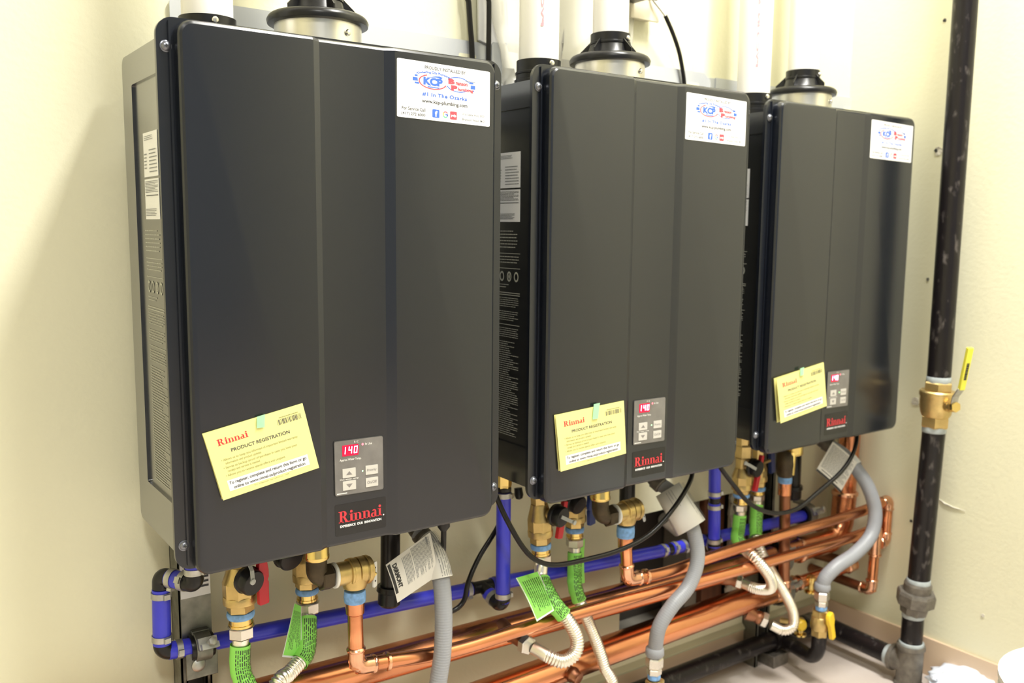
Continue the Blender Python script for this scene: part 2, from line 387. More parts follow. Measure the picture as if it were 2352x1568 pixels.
# door: rounded shell with a recessed middle band
def door_mesh():
    X0, X1, Z0, Z1 = .0085, .4395, -.0375, .613
    xs = [.1688, .1692, .1782, .1786, .2665, .2669, .2800, .2805]
    def m(x):
        if x <= .1688 or x >= .2805: return 0
        return {.1692:.01, .1782:.99, .2669:.99, .2800:.01}.get(x, 1)
    def outline(t):
        r = max(.018-t, .006); x0, x1, z0, z1 = X0+t, X1-t, Z0+t, Z1-t; o = []
        def arc(cx, cz, a0):
            for k in range(7):
                a = math.radians(a0+90*k/6); o.append((cx+r*math.cos(a), cz+r*math.sin(a)))
        arc(x0+r, z0+r, 180)
        for x in xs: o.append((x, z0))
        arc(x1-r, z0+r, 270); arc(x1-r, z1-r, 0)
        for x in reversed(xs): o.append((x, z1))
        arc(x0+r, z1-r, 90); return o
    rings = [(0,0),(0,-.010),(.0006,-.0160),(.0022,-.0188),(.0050,-.0203),(.0095,YD)]
    bm = MB(); vs = []; fs = []; n = None
    for i, (t, y) in enumerate(rings):
        o = outline(t); n = len(o)
        for j, (x, z) in enumerate(o):
            e = -.0008*m(x); zc = (Z0+Z1)/2; g = 0 if i == 0 else 1
            vs.append((x, y+.0042*m(x)*g, z + (-1 if z < zc else 1)*e*(1 if i < 5 else .6) + ZF))
    for i in range(len(rings)-1):
        for j in range(n): k = (j+1) % n; fs.append((i*n+j, i*n+k, (i+1)*n+k, (i+1)*n+j))
    base = (len(rings)-1)*n; nx = len(xs); A = 7; B = A+nx+14; # start of bottom xs, start of top xs (reversed)
    top = [base+B+nx-1-k for k in range(nx)]; bot = [base+A+k for k in range(nx)]
    for k in range(nx-1): fs.append((bot[k], bot[k+1], top[k+1], top[k]))
    fs.append(tuple([base+j for j in range(7)] + [bot[0], top[0]] + [base+B+nx+j for j in range(7)]))
    fs.append(tuple([bot[-1]] + [base+A+nx+j for j in range(14)] + [top[-1]]))
    return bm.add(vs, fs)
obj('door', door_mesh(), M_paint, H, smooth_ang=16)
for x, z in ((0,.583),(0,0),(.4512,.583),(.4512,0)):
    b = MB(); b.lathe((x,-.0015,z+ZF), (0,-1,0), [(0,.0066),(.0008,.0066),(.0012,.0054),(.003,.0047),(.0042,.0030),(.0046,.0010)], 20)
    s = obj('screw', b, M_screw, H)
    b = MB(); b.obox((x,-.0059,z+ZF), (.0022,0,0),(0,.0006,0),(0,0,.0005)); b.obox((x,-.0059,z+ZF), (.0005,0,0),(0,.0006,0),(0,0,.0022)); obj('cross_slot', b, M_black, s)
# flue collars
EX, EY = .232, .108
b = MB(); b.lathe(L(EX,EY,.59), (0,0,1), [(0,.0585),(.07,.0585)], 48); fc = obj('flue_cylinder', b, M_flue, H)
b = MB(); b.lathe(L(EX,EY,.594), (0,0,1), [(0,.0625),(.004,.0625),(.004,.059)], 40); obj('flange_ring', b, M_paint, fc)
b = MB(); b.lathe(L(EX,EY,.652), (0,0,1), [(0,.060),(.001,.0672),(.006,.0683),(.010,.0665),(.0125,.064),(.014,.061),(.0145,.046),(.016,.0405),(.022,.037),(.032,.0335),(.033,.0345),(.036,.0345),(.037,.0332),(.050,.0332),(.050,.030)], 48)
fr = obj('flue_cap', b, M_blackpl, H)
for k in range(5):
    b = MB(); a = math.radians(-160+k*72); d = V((math.cos(a), math.sin(a), 0)); c = L(EX,EY,.674)
    b.prism([c+d*.030+V((0,0,.018)), c+d*.033+V((0,0,.018)), c+d*.052, c+d*.052+V((0,0,-.008)), c+d*.030+V((0,0,-.008))], d.cross(V((0,0,1)))*.0022); obj('gusset', b, M_blackpl, fr)
def head_screw(p, d, r, par, m=M_screw, name='clamp_screw'):
    b = MB(); b.lathe(p, d, [(0,r),(.002,r),(.0035,r*.75),(.004,r*.3)], 16); b.lathe(p, d, [(-.006,r*.5),(0,r*.5)], 10); return obj(name, b, m, par)
dcam = V((-.15,-1,0)).normalized(); dc2 = V((.30,-1,.0)).normalized()
head_screw(L(EX,EY,.693)+dc2*.0335, dc2, .0042, fr, M_steel); head_screw(L(EX,EY,.638)+dc2*.0585, dc2, .0042, fc, M_steel)
IX, IY = .082, .107
b = MB(); b.lathe(L(IX,IY,.59), (0,0,1), [(0,.0385),(.022,.0385),(.023,.036),(.030,.036),(.031,.0372),(.034,.0372),(.035,.0352),(.052,.0352),(.052,.031)], 40); ic = obj('intake_collar', b, M_blackpl, H)
d3 = V((-.05,-1,0)).normalized(); head_screw(L(IX,IY,.635)+d3*.0352, d3, .0045, ic, M_steel)
# top wall bracket with slot, upstanding tab at its left end
b = MB(); b.prism([(.065,.2135,.560+ZF),(.065,.2135,.682+ZF),(.068,.2135,.687+ZF),(.091,.2135,.687+ZF),(.096,.2135,.682+ZF),(.096,.2135,.560+ZF)], (0,.003,0))
b.prism([(.09,.2105,.56+ZF),(.09,.2105,.688+ZF),(.572,.2105,.688+ZF),(.590,.2105,.674+ZF),(.585,.2105,.60+ZF),(.585,.2105,.56+ZF)], (0,.003,0))
br = obj('wall_bracket', b, M_grey_pt, H)
b = MB(); b.prism([(x,.2102,z+ZF) for x, z in rrect(.522,.6595,.556,.667,.003,3)], (0,.0006,0)); obj('bracket_slot', b, M_wall, br)
b = MB(); b.lathe(V((0.5974,0.1360,0.5460))-V((.5158,-.0137,.0026)), (0,-.2,-1), [(0,.007),(.012,.008),(.018,.006),(.02,.002)], 16); obj('rubber_bumper', b, M_blackpl, H)
# installer sticker
def E_(x, z, y): return L(x, y, z)
st = Sheet(E_(.2830,.5995,YD-.0006), E_(.4275,.5965,YD-.0006), E_(.4275,.5225,YD-.0006), E_(.2825,.5255,YD-.0006))
b = MB(); b.prism([st.p(x, y, 0) for x, y in rrect(0,0,1,1,.02,3)], st.n*-.0005); sk = obj('installer_sticker', b, M_label, H)
b = MB(); st.text(b,'PROUDLY INSTALLED BY',.285,.725,.060,.118); st.text(b,'www.kcp-plumbing.com',.255,.745,.640,.725,bold=.012); st.text(b,'For Service Call',.05,.29,.805,.865); st.text(b,'(417) 272 6000',.045,.29,.900,.965); obj('sticker_print', b, M_dgray, sk)
b = MB(); st.text(b,'216 State Hwy DD',.69,.935,.805,.855); st.text(b,'Branson West, MO',.69,.94,.895,.945); obj('sticker_print', b, M_grayp, sk)
b = MB()
def arcw(u, v):
    k = (u-.37)/.19; return u, v+.055*k*k
st.text(b,'Kimberling City Plumbing',.20,.55,.143,.195,bold=.02,warp=arcw); st.text(b,'KCP',.27,.475,.255,.395,bold=.05)
st.rect(b,.315,.412,.44,.430); st.poly(b,[(.32,.262),(.40,.222),(.44,.216),(.475,.232),(.458,.262),(.43,.246),(.40,.242)])
for u0,v0,u1,v1 in ((.18,.235,.21,.265),(.158,.285,.21,.345),(.18,.362,.225,.392),(.765,.240,.81,.270),(.782,.295,.832,.360),(.80,.380,.822,.402)): st.rect(b,u0,v0,u1,v1)
st.ring(b,.645,.315,.135,.135,.010,.014,30,150); st.ring(b,.645,.315,.135,.135,.010,.014,200,330)
st.text(b,'#1 In The Ozarks',.26,.74,.518,.592,bold=.02,spacing=1.12); obj('sticker_print', b, M_blue, sk)
b = MB(); st.poly(b, rrect(.365,.80,.44,.945,.012,3)); obj('blue_square', b, M_blue, sk)
b = MB(); st.ring(b,.37,.33,.150,.130,.013,.018,115,345,e=.0003); st.text(b,'B',.535,.605,.225,.322,bold=.07); st.text(b,'ranson',.615,.745,.272,.325,bold=.03); st.text(b,'P',.565,.635,.335,.432,bold=.07); st.text(b,'lumbing',.64,.81,.362,.435,bold=.03); obj('sticker_print', b, M_redl, sk)
b = MB(); st.poly(b, rrect(.555,.80,.63,.945,.012,3)); obj('red_square', b, M_redl, sk)
b = MB(); st.ring(b,.37,.33,.160,.143,.003,.004,0,360,e=.0002); st.ring(b,.645,.315,.150,.155,.003,.004,0,360,e=.0002); st.rect(b,.72,.228,.83,.236); obj('sticker_print', b, M_grayp, sk)
b = MB(); st.text(b,'f',.392,.418,.825,.93,bold=.05,e=.0008); obj('sticker_print', b, M_label, sk); b = MB(); st.text(b,'yelp',.563,.622,.85,.905,bold=.05,e=.0008); obj('sticker_print', b, M_label, sk)
for a0,a1,mm in ((30,140,M_redl),(140,205,M_yelpl),(205,310,mat('green_print',(.1,.6,.25))),(310,360,M_blue)):
    b = MB(); st.ring(b,.505,.872,.028,.058,.009,.018,a0,a1,n=10); 
    if a0 == 310: st.rect(b,.505,.862,.533,.882)
    obj('sticker_print', b, mm, sk)
# control panel
YP = YD+.0037
cp = Sheet(E_(.1895,.1058,YP-.0012), E_(.2595,.1052,YP-.0012), E_(.2600,.0318,YP-.0012), E_(.1900,.0330,YP-.0012))
b = MB(); b.prism([cp.p(x, y, -.0008) for x, y in rrect(-.012,-.012,1.012,1.012,.04,4)], cp.n*-.003); bz = obj('panel_bezel', b, M_black, H)
b = MB(); b.prism([cp.p(x, y, 0) for x, y in rrect(0,0,1,1,.035,4)], cp.n*-.003); cpo = obj('control_panel', b, M_panel, H)
b = MB(); b.prism([cp.p(x, y, .0004) for x, y in rrect(.155,.085,.485,.285,.01,2)], cp.n*-.001); obj('display', b, M_disp, cpo)
b = MB(); g = [(1,'bc'),(4,'fgbc'),(0,'abcdef')]
for k, (_, segs) in enumerate(g):
    u0 = (.185,.275,.385)[k]; u1 = u0+(.03,.07,.07)[k]; v0, v1 = .115, .245; vm = (v0+v1)/2; t = .016
    q = {'a':(u0,v0,u1,v0+t*1.1),'d':(u0,v1-t*1.1,u1,v1),'g':(u0,vm-t/2,u1,vm+t/2),'f':(u0,v0,u0+t,vm),'e':(u0,vm,u0+t,v1),'b':(u1-t,v0,u1,vm),'c':(u1-t,vm,u1,v1)}
    for sg in segs:
        a = q[sg]; sh = lambda u, v: (u+.012*(1-(v-v0)/(v1-v0)), v)
        cp.poly(b, [sh(a[0],a[1]), sh(a[0],a[3]), sh(a[2],a[3]), sh(a[2],a[1])], .0028)
obj('display_digits', b, M_digit, cpo)
for i, (u0,v0,u1,v1) in enumerate(((.15,.515,.42,.685),(.15,.745,.42,.915),(.625,.515,.885,.685),(.625,.745,.885,.915))):
    b = MB(); b.prism([cp.p(x, y, .0006) for x, y in rrect(u0,v0,u1,v1,.008,2)], cp.n*-.001); obj('button', b, M_btn, cpo)
b = MB(); cp.poly(b,[(.285,.565),(.22,.635),(.35,.635)],.0025); cp.poly(b,[(.22,.80),(.35,.80),(.285,.87)],.0025); cp.text(b,'Priority',.655,.855,.575,.635,e=.0025); cp.text(b,'On/Off',.655,.855,.80,.855,e=.0025); obj('button_print', b, mat('warm_grey_print',(.22,.20,.20)), cpo)
b = MB(); cp.text(b,'F / C',.40,.49,.025,.06); cp.text(b,'In Use',.63,.77,.085,.125); cp.text(b,'Approx Water Temp.',.10,.54,.33,.385); cp.text(b,'Hot water temp.',.10,.49,.695,.735); cp.lines(b,.03,.24,.955,.975,1,fill=1,ragged=0); obj('panel_print', b, mat('light_print',(.75,.74,.72)), cpo)
b = MB(); cp.ring(b,.575,.105,.022,.022,.022,.022); obj('indicator_light', b, M_ledr, cpo)
b = MB(); cp.ring(b,.565,.60,.014,.014,.014,.014); obj('indicator_light', b, M_ledg, cpo)
# maker's plate
lp = Sheet(E_(.1895,.0205,YP), E_(.2645,.0205,YP), E_(.2645,-.0225,YP), E_(.1900,-.0225,YP))
b = MB(); b.prism([lp.p(x, y, 0) for x, y in rrect(0,0,1,1,.04,3)], lp.n*-.0004); lo = obj('maker_plate', b, M_film, H)
b = MB(); slab(lp, b, 'Rinnai', .065, .915, .22, .585); obj('maker_print', b, M_red, lo)
b = MB(); lp.ring(b,.945,.575,.014,.024,.014,.024); lp.text(b,'EXPERIENCE  OUR  INNOVATION',.09,.90,.66,.74,bold=.02); obj('maker_print', b, M_label, lo)
# rating labels and print on the left side
XS = -.0034
def SS(y, z, e=0): return V((XS-e, y, z+ZF))
sd = Sheet(SS(.1,.494), SS(.0355,.494), SS(.0355,.39), SS(.1,.39))
b = MB(); b.prism([sd.p(0,0,0),sd.p(1,0,0),sd.p(1,.51,0),sd.p(0,.51,0)], sd.n*.0003); r1 = obj('rating_label', b, M_label, H)
b = MB(); b.prism([sd.p(0,.535,0),sd.p(1,.535,0),sd.p(1,1,0),sd.p(0,1,0)], sd.n*.0003); r2 = obj('rating_label', b, M_label, H)
b = MB(); sd.lines(b,.08,.7,.04,.10,3,fill=.35,e=.0024); sd.lines(b,.05,.25,.24,.44,5,fill=.35,e=.0024); sd.lines(b,.4,.95,.2,.49,7,fill=.28,e=.0024); obj('label_print', b, M_grayp, r1)
b = MB(); sd.lines(b,.05,.95,.56,.70,8,fill=.35,e=.0024); sd.rect(b,.1,.72,.95,.73,.0024); sd.lines(b,.05,.8,.88,.97,5,fill=.35,e=.0024); obj('label_print', b, M_dgray, r2)
sp = Sheet(SS(.108,.38), SS(.034,.38), SS(.034,.055), SS(.108,.055))
b = MB(); sp.lines(b,.0,.9,.01,.10,6,fill=.3); sp.rect(b,0,.115,1,.118); sp.lines(b,.02,.95,.13,.17,3,fill=.3); sp.rect(b,0,.185,1,.188)
for c in (.12,.36,.62,.87): sp.ring(b,c,.225,.08,.024,.03,.009)
sp.ring(b,.62,.225,.03,.012,.03,.012); sp.lines(b,.05,.6,.262,.285,2,fill=.3); sp.rect(b,0,.30,1,.304); sp.rect(b,0,.31,1,.314)
sp.lines(b,.0,.95,.325,.375,5,fill=.3); sp.lines(b,.0,.95,.39,.44,5,fill=.3); sp.rect(b,0,.452,1,.455); sp.lines(b,.0,.95,.47,.52,5,fill=.3)
sp.lines(b,.0,.97,.535,.995,44,fill=.34,ragged=.4); obj('side_print', b, M_sidep, H)
# the two copies
OFF = [(0,0,0), (.5158,-.0137,.0026), (1.0515,.0048,.0016)]
h2 = copy_tree(heater, skip=()); h2.location = (.5158,-.0137,.0026+ZF); h2['label'] = 'middle of the three dark grey water heaters'
h3 = copy_tree(heater); h3.location = (1.0515,.0048,.0016+ZF)
heater['label'] = 'dark grey wall-hung water heater nearest the camera, beside the bare left wall'
h2['label'] = 'dark grey wall-hung water heater hanging between the other two heaters'
h3['label'] = 'dark grey wall-hung water heater farthest away, next to the black riser pipe'
# ------------------------------------------------------------------ registration cards taped to the doors
def leaf(b, s, th, n=6):
    vs = [s.p(i/n, j/n, e) for e in (0, -th) for j in range(n+1) for i in range(n+1)]; q = (n+1)**2; fs = []
    for j in range(n):
        for i in range(n):
            a = j*(n+1)+i; fs += [(a,a+1,a+n+2,a+n+1), (q+a,q+a+n+1,q+a+n+2,q+a+1)]
    for k in range(n):
        for a, c in ((k, k+1), (n*(n+1)+k, n*(n+1)+k+1), (k*(n+1), (k+1)*(n+1)), (k*(n+1)+n, (k+1)*(n+1)+n)): fs.append((a, c, q+c, q+a))
    b.add(vs, fs)
def card(label, TL, TR, BR, BL, bx, tape):
    t = thing('registration_card', label, 'card', BL, 'yellow registration cards')
    s = Sheet(TL, TR, BR, BL)
    b = MB(); leaf(b, s, .0005); f = obj('front_leaf', b, M_yel, t)
    yb = bx; bk = Sheet(*[V((c.x, yb, c.z)) for c in s.c])
    b = MB(); b.prism([bk.p(0,0,0),bk.p(1,0,0),bk.p(1,1,0),bk.p(0,1,0)], bk.n*-.0005); obj('back_leaf', b, M_yel, t)
    b = MB(); s.grid(b, .085,.745,.915,.905, .0006); obj('white_band', b, M_label, f)
    b = MB(); slab(s, b, 'Rinnai', .10, .402, .135, .228); obj('card_print', b, M_red, f)
    b = MB(); s.text(b,'PRODUCT REGISTRATION',.205,.80,.313,.365,bold=.012)
    s.text(b,'To register, complete and return this form or go',.10,.895,.765,.825,bold=.01,e=.0012); s.text(b,'online to www.rinnai.us/product-registration',.13,.87,.84,.90,bold=.01,e=.0012)
    obj('card_print', b, M_dgray, f); b = MB(); u = .705; random.seed(3)
    while u < .95:
        w_ = random.choice((.003,.005,.008)); s.rect(b, u, .125, u+w_, .205); u += w_+random.choice((.004,.006,.009))
    obj('barcode', b, M_dgray, f)
    b = MB(); s.text(b,'\u2022 Allows us to keep you informed of important limited warranty',.09,.865,.425,.47); s.text(b,'information and product updates',.12,.475,.48,.525)
    s.text(b,'\u2022 Serves as backup proof of purchase in case you lose your',.09,.84,.54,.585); s.text(b,'receipt and service is needed',.12,.44,.595,.64); s.text(b,'\u2022 Allows you to receive special offers and coupons',.09,.69,.655,.70)
    s.text(b,'To register by phone, call',.32,.68,.925,.945); obj('card_print', b, M_yelp, f); b = MB(); s.lines(b,.73,.93,.095,.108,1,fill=1,ragged=0); obj('serial_print', b, M_yelp, f)
    tp = Sheet(*tape); b = MB(); b.prism([tp.p(0,0,0),tp.p(1,0,0),tp.p(1,1,0),tp.p(0,1,0)], tp.n*-.0002); obj('adhesive_tape', b, M_tape, t)
    return t
card('yellow registration card tilted upward, taped to the nearest heater door', (0.0201,-0.0245,0.7438), (0.1455,-0.0225,0.7673), (0.1653,-0.0245,0.6817), (0.0410,-0.0270,0.6605), -.0216, ((0.0856,-0.0247,0.7573),(0.0960,-0.0247,0.7593),(0.0947,-0.0256,0.7433),(0.0849,-0.0256,0.7434)))
card('yellow registration card taped almost level to the middle heater door', (0.5385,-0.0385,0.7098), (0.6782,-0.0365,0.7175), (0.6852,-0.0372,0.6309), (0.5488,-0.0405,0.6221), -.0353, ((0.6137,-0.0386,0.7191),(0.6261,-0.0386,0.7198),(0.6222,-0.0398,0.6957),(0.6106,-0.0398,0.6956)))
card('yellow registration card standing open, taped to the farthest heater door', (1.0712,-0.0235,0.7155), (1.2180,-0.0185,0.7343), (1.2338,-0.0195,0.6465), (1.0861,-0.0255,0.6302), -.0172, ((1.1409,-0.0222,0.7292),(1.1526,-0.0222,0.7307),(1.1500,-0.0240,0.7161),(1.1396,-0.0240,0.7153)))
# ------------------------------------------------------------------ pipework helpers
def d_(a, b): return (V(b)-V(a)).normalized()
def pipe(par, a, b, r, m, name='pipe', n=20): mb = MB(); mb.lathe(a, V(b)-V(a), [(0,r),((V(b)-V(a)).length,r)], n); return obj(name, mb, m, par)
def curved(par, pts, r, m, name='pipe', n=20): mb = MB(); mb.sweep(smooth(pts, .02), r, n); return obj(name, mb, m, par)
def band(par, p, d, r, h, m, name, n=20, lump=0):
    mb = MB(); prof = [(-h/2,r*.97),(-h*.42,r),(0,r+lump),(h*.42,r),(h/2,r*.97)]; mb.lathe(p, d, prof, n); return obj(name, mb, m, par)
def hexn(par, p, d, r, h, m, name='hex_nut', rot=0.0, label=None):
    mb = MB(); mb.lathe(p, d, [(0,r*.90),(h*.12,r),(h*.88,r),(h,r*.90)], 6, rot=rot); return obj(name, mb, m, par, smooth_ang=10, label=label)
def bead_elbow(par, p, a, b, r, m, name='elbow', reach=2.0, bead=True, big=1.0):
    """fitting round the corner p, arms towards a and b"""
    p, da, db = V(p), d_(p, a), d_(p, b); R_ = r*1.13
    mb = MB(); mb.sweep(fillet([p+da*r*reach*1.25, p, p+db*r*reach*1.25], r*1.9*big, 10), R_, 20)
    if bead:
        for d in (da, db):
            for t in (reach*1.22,): mb.lathe(p+d*r*t, d, [(-r*.28,R_),(-r*.15,R_*1.10),(r*.05,R_*1.12),(r*.22,R_*1.02),(r*.3,R_*.95)], 20)
    return obj(name, mb, m, par)
def clampband(par, p, d, r, ang=0.0, facing=(.25,-1,-.1)):
    """stainless cinch clamp with its folded tab"""
    p = V(p); d = V(d).normalized(); f = V(facing); f = (f - d*f.dot(d)).normalized(); f = Matrix.Rotation(ang, 3, d) @ f; s_ = d.cross(f)
    mb = MB(); mb.lathe(p-d*.0042, d, [(0,r+.0004),(0,r+.0013),(.0084,r+.0013),(.0084,r+.0004)], 28, cap=False)
    mb.obox(p+f*(r+.0028), d*.0036, f*.002, s_*.0042); return obj('hose_clamp', mb, M_zinc, par)
def corrugate(path, r, pitch=.0046, amp=.0019):
    """ringed hose radii along an evenly sampled path"""
    L_ = 0; out = []
    for i, q in enumerate(path):
        if i: L_ += (path[i]-path[i-1]).length
        c = math.cos(2*PI*L_/pitch); out.append(r - amp*.5 + amp*.5*(abs(c)**.6)*(1 if c > 0 else -1))
    return out
def frames_on(path):
    T = [d_(path[max(i-1,0)], path[min(i+1,len(path)-1)]) for i in range(len(path))]; return T
def tubeprint(par, path, r, face, angs, m, name='tag_print', e=.0004, dash=(.003,.009), gap=.0022, w_=.0006, t0=.004, t1=None):
    """dashes of lettering running along a sleeve"""
    pth = resample([V(q) for q in path], .002); T = frames_on(pth); mb = MB()
    for a in angs:
        i = int(t0/.002); last = len(pth)-2 if t1 is None else int(t1/.002)
        while i < last:
            j = min(last, i+int(random.uniform(*dash)/.002)); vs = []; fs = []
            for k in range(i, j+1):
                f = V(face); f = (f-T[k]*f.dot(T[k])).normalized(); q = Matrix.Rotation(math.radians(a), 3, T[k]) @ f; s_ = T[k].cross(q)
                for sg in (-1, 1): vs.append(pth[k] + q*(r+e) + s_*w_*sg)
            for k in range(j-i): fs.append((2*k,2*k+1,2*k+3,2*k+2))
            if fs: mb.add(vs, fs)
            i = j + max(1, int(gap/.002))
    return obj(name, mb, m, par)
def flapsheet(par, c, m, curl=0.0, name='tag_flap'):
    s = Sheet(*c); mb = MB(); n = 8; vs = []; fs = []
    for k in range(n+1):
        for e in (0, -.0005):
            for v in (0, 1): vs.append(s.p(k/n, v, e+curl*math.sin(PI*k/n)))
    for k in range(n):
        a = 4*k; bq = 4*(k+1); fs += [(a,a+1,bq+1,bq),(a+2,bq+2,bq+3,a+3),(a,bq,bq+2,a+2),(a+1,a+3,bq+3,bq+1)]
    fs += [(0,2,3,1),(4*n,4*n+1,4*n+3,4*n+2)]; mb.add(vs, fs); s.curl = curl; return s, obj(name, mb, m, par)
def service_valve(label, y, ax, lv, w, cap, handle, hcol, grp='service valves under the heaters', capdir=(.35,-1,-.15), strap=None, caps_r=.0165, stub=True):
    """brass isolation valve hanging from a heater. ax: (top, bottom) axis points; lv: levels along the axis as fractions"""
    A, B = V(ax[0]), V(ax[1]); D = (B-A).normalized(); Ln = (B-A).length
    t = thing('service_valve', label, 'valve', A, grp)
    l = [q*Ln for q in lv]   # stem end, shoulder, body end, hex end, tape end, nipple end
    mb = MB(); mb.lathe(A-D*.04, D, [(0,w*.34),(l[0]+.04,w*.34)], 6); obj('inlet_hex', mb, M_brass, t, smooth_ang=10)
    mb = MB(); mb.lathe(A, D, [(l[0]-.004,w*.34),(l[1],w*.50),(l[1]+.002,w*.51)], 24); 
    mb.lathe(A, D, [(l[1]+.001,w*.515),(l[2]-.012,w*.515)], 8, rot=.4); mb.lathe(A, D, [(l[2]-.013,w*.50),(l[2]-.010,w*.525),(l[2]-.002,w*.515),(l[2],w*.42)], 28); obj('valve_body', mb, M_brass, t, smooth_ang=30)
    hexn(t, A+D*(l[2]-.001), D, w*.43, l[3]-l[2]+.001, M_brass, 'outlet_hex')
    band(t, A+D*(l[3]+l[4])/2, D, w*.415, l[4]-l[3], M_sealant, 'thread_tape', lump=w*.02)
    mb = MB(); mb.lathe(A, D, [(l[4],w*.36),(l[5]-.003,w*.36),(l[5]-.003,w*.39),(l[5],w*.39)], 20); obj('nipple', mb, M_brassb, t)
    if cap:
        c = V(cap); cd = V(capdir).normalized(); root_ = A + D*(c-A).dot(D)
        mb = MB(); mb.sweep([root_, c-cd*.004], w*.22, 14); obj('drain_port', mb, M_brass, t)
        mb = MB(); mb.lathe(c-cd*.006, cd, [(0,caps_r*.9),(.0,caps_r),(.010,caps_r),(.0125,caps_r*.9),(.013,0)], 28); cp_ = obj('port_cap', mb, M_blackpl, t)
        mb = MB(); mb.lathe(c-cd*.014, cd, [(0,caps_r*1.02),(.006,caps_r*1.1),(.008,caps_r)], 28); obj('cap_flange', mb, M_blackpl, cp_)
        if strap:
            q = [V(k) for k in strap]; mb = MB()
            for i in range(len(q)-1):
                dd = d_(q[i], q[i+1]); s_ = dd.cross(cd).normalized(); mb.obox((q[i]+q[i+1])/2, (q[i+1]-q[i])/2, s_*.0030, cd*.0006)
            mb.lathe(q[-1]-cd*.001, cd, [(0,.0042),(.002,.0042),(.0025,.003)], 14); obj('cap_strap', mb, mat('grey_strap',(.45,.47,.46),.4), t)
    if handle:
        h0, h1 = V(handle[0]), V(handle[1]); hd = d_(h0, h1); hl = (h1-h0).length; s_ = hd.cross(V((.25,-1,0))).normalized(); nn = s_.cross(hd)
        hw = handle[2]; mb = MB()
        prof = [(0,.72),(.18,.78),(.34,1.0),(.48,1.0),(.53,.78),(.58,.95),(.75,.9),(.96,.9),(1,.82)]
        pts = [h0+hd*hl*a+s_*hw*q for a, q in prof] + [h0+hd*hl*a-s_*hw*q for a, q in reversed(prof)]
        mb.prism([p_-nn*.004 for p_ in pts], nn*.008); obj('lever', mb, hcol, t, bevel=.0012)
        m2 = MB(); m2.sweep([h0+hd*hl*.45, A+D*((h0+hd*hl*.45-A).dot(D))], .004, 10); obj('lever_stem', m2, M_brass, t)
    return t, A, D, l
def connector(label, start, D, path, r, nut, sleeve, grp='braided green-tagged connectors', flap=None, nutm=M_steel, face=(.3,-1,.2), printang=(-64,-52,-40,-28,-16,-4,8,20,32,44,56), endstub=None, nutr=.0155):
    """corrugated stainless connector: nut, plain end, ringed tube, green sleeve tag"""
    t = thing('flexible_connector', label, 'water connector', start, 'corrugated water connectors')
    S = V(start); D = V(D).normalized()
    hexn(t, S, D, nutr, nut, nutm, 'union_nut', rot=.35); mb = MB(); mb.lathe(S-D*.003, D, [(0,nutr*.8),(.003,nutr*1.03),(.004,nutr)], 24); obj('nut_collar', mb, M_steel, t)
    pts = [S+D*nut*.9] + [V(q) for q in path]; pt = smooth(pts, .0009)
    mb = MB(); ln = len(pt); k0 = 8 if sleeve[0] < .5 else 0
    rr = corrugate(pt, r); 
    for i in range(min(int(.028/.0009), ln)): rr[i] = r*.95
    if endstub:
        for i in range(max(0, ln-int(endstub/.0009)), ln): rr[i] = r*.92
    mb.sweep(pt, rr, 20); obj('ringed_tube', mb, M_corr, t, smooth_ang=80)
    s0, s1 = [int(q/.0009) for q in sleeve[:2]]; s1 = min(s1, ln-1)
    sl = pt[s0:s1:5]; mb = MB(); n_ = len(sl); R_ = r*1.16
    mb.sweep(sl, [R_*(1.0+.05*math.sin(i*1.7)*(i/n_)) for i in range(n_)], 20, cap=False); g = obj('green_sleeve', mb, M_green, t)
    tubeprint(g, sl, R_*1.035, face, printang, M_black)
    if flap:
        s, fo = flapsheet(t, flap, M_green, .002); b2 = MB()
        for k in range(8): s.rect(b2,k/8,0,k/8+.125,.035,.001); s.rect(b2,k/8,.965,k/8+.125,1,.001)
        s.rect(b2,.965,0,1,1,.001)
        obj('tag_border', b2, M_label, fo)
        b2 = MB(); s.lines(b2,.12,.85,.1,.9,9,fill=.3,ragged=.3,e=.0012); obj('tag_print', b2, M_black, fo)
    return t, pt
# ------------------------------------------------------------------ strut channels on the wall
def strut(label, x0, x1, ztop, yb=.2195, d=.041):
    t = thing('strut_channel', label, 'metal channel', (x0,yb,0))
    mb = MB(); y0 = yb-d; lp_ = .009
    for (a, c, e, f) in ((x0,y0,x0+.0026,yb),(x1-.0026,y0,x1,yb),(x0,yb-.0026,x1,yb),(x0,y0,x0+lp_,y0+.0026),(x1-lp_,y0,x1,y0+.0026),(x0+lp_-.0026,y0,x0+lp_,y0+.009),(x1-lp_,y0,x1-lp_+.0026,y0+.009)):
        mb.box((a,c,0.0),(e,f,ztop))
    obj('channel', mb, M_zincd, t); return t
ls = strut('galvanized strut channel on the wall below the nearest heater', .0385, .0815, .56)
mb = MB(); mb.box((.0400,.1745,.400),(.0820,.1785,.560)); lb = obj('cover_plate', mb, M_zincd, ls)
s = Sheet((.0402,.1742,.556),(.0818,.1742,.556),(.0818,.1742,.465),(.0402,.1742,.465)); mb = MB(); mb.prism([s.p(0,0,0),s.p(1,0,0),s.p(1,1,0),s.p(0,1,0)], s.n*.0003); sl_ = obj('white_sticker', mb, M_label, lb)
mb = MB()
for k in range(11):
    v = .08+k*.075; s.rect(mb,.08,v,.42,v+.035,.0022); s.rect(mb,.62,v,.94,v+.035,.0022)
obj('sticker_print', mb, M_dgray, sl_)
mb = MB(); mb.box((.0395,.165,.385),(.0835,.1785,.402)); mb.box((.0395,.155,.352),(.0835,.158,.402)); obj('angle_bracket', mb, M_zincd, ls, bevel=.001)
mb = MB(); mb.lathe((.056,.156,.372),(0,-1,0),[(0,.010),(.003,.0095),(.006,.006),(.007,.002)],20); obj('bolt_head', mb, M_zinc, ls)
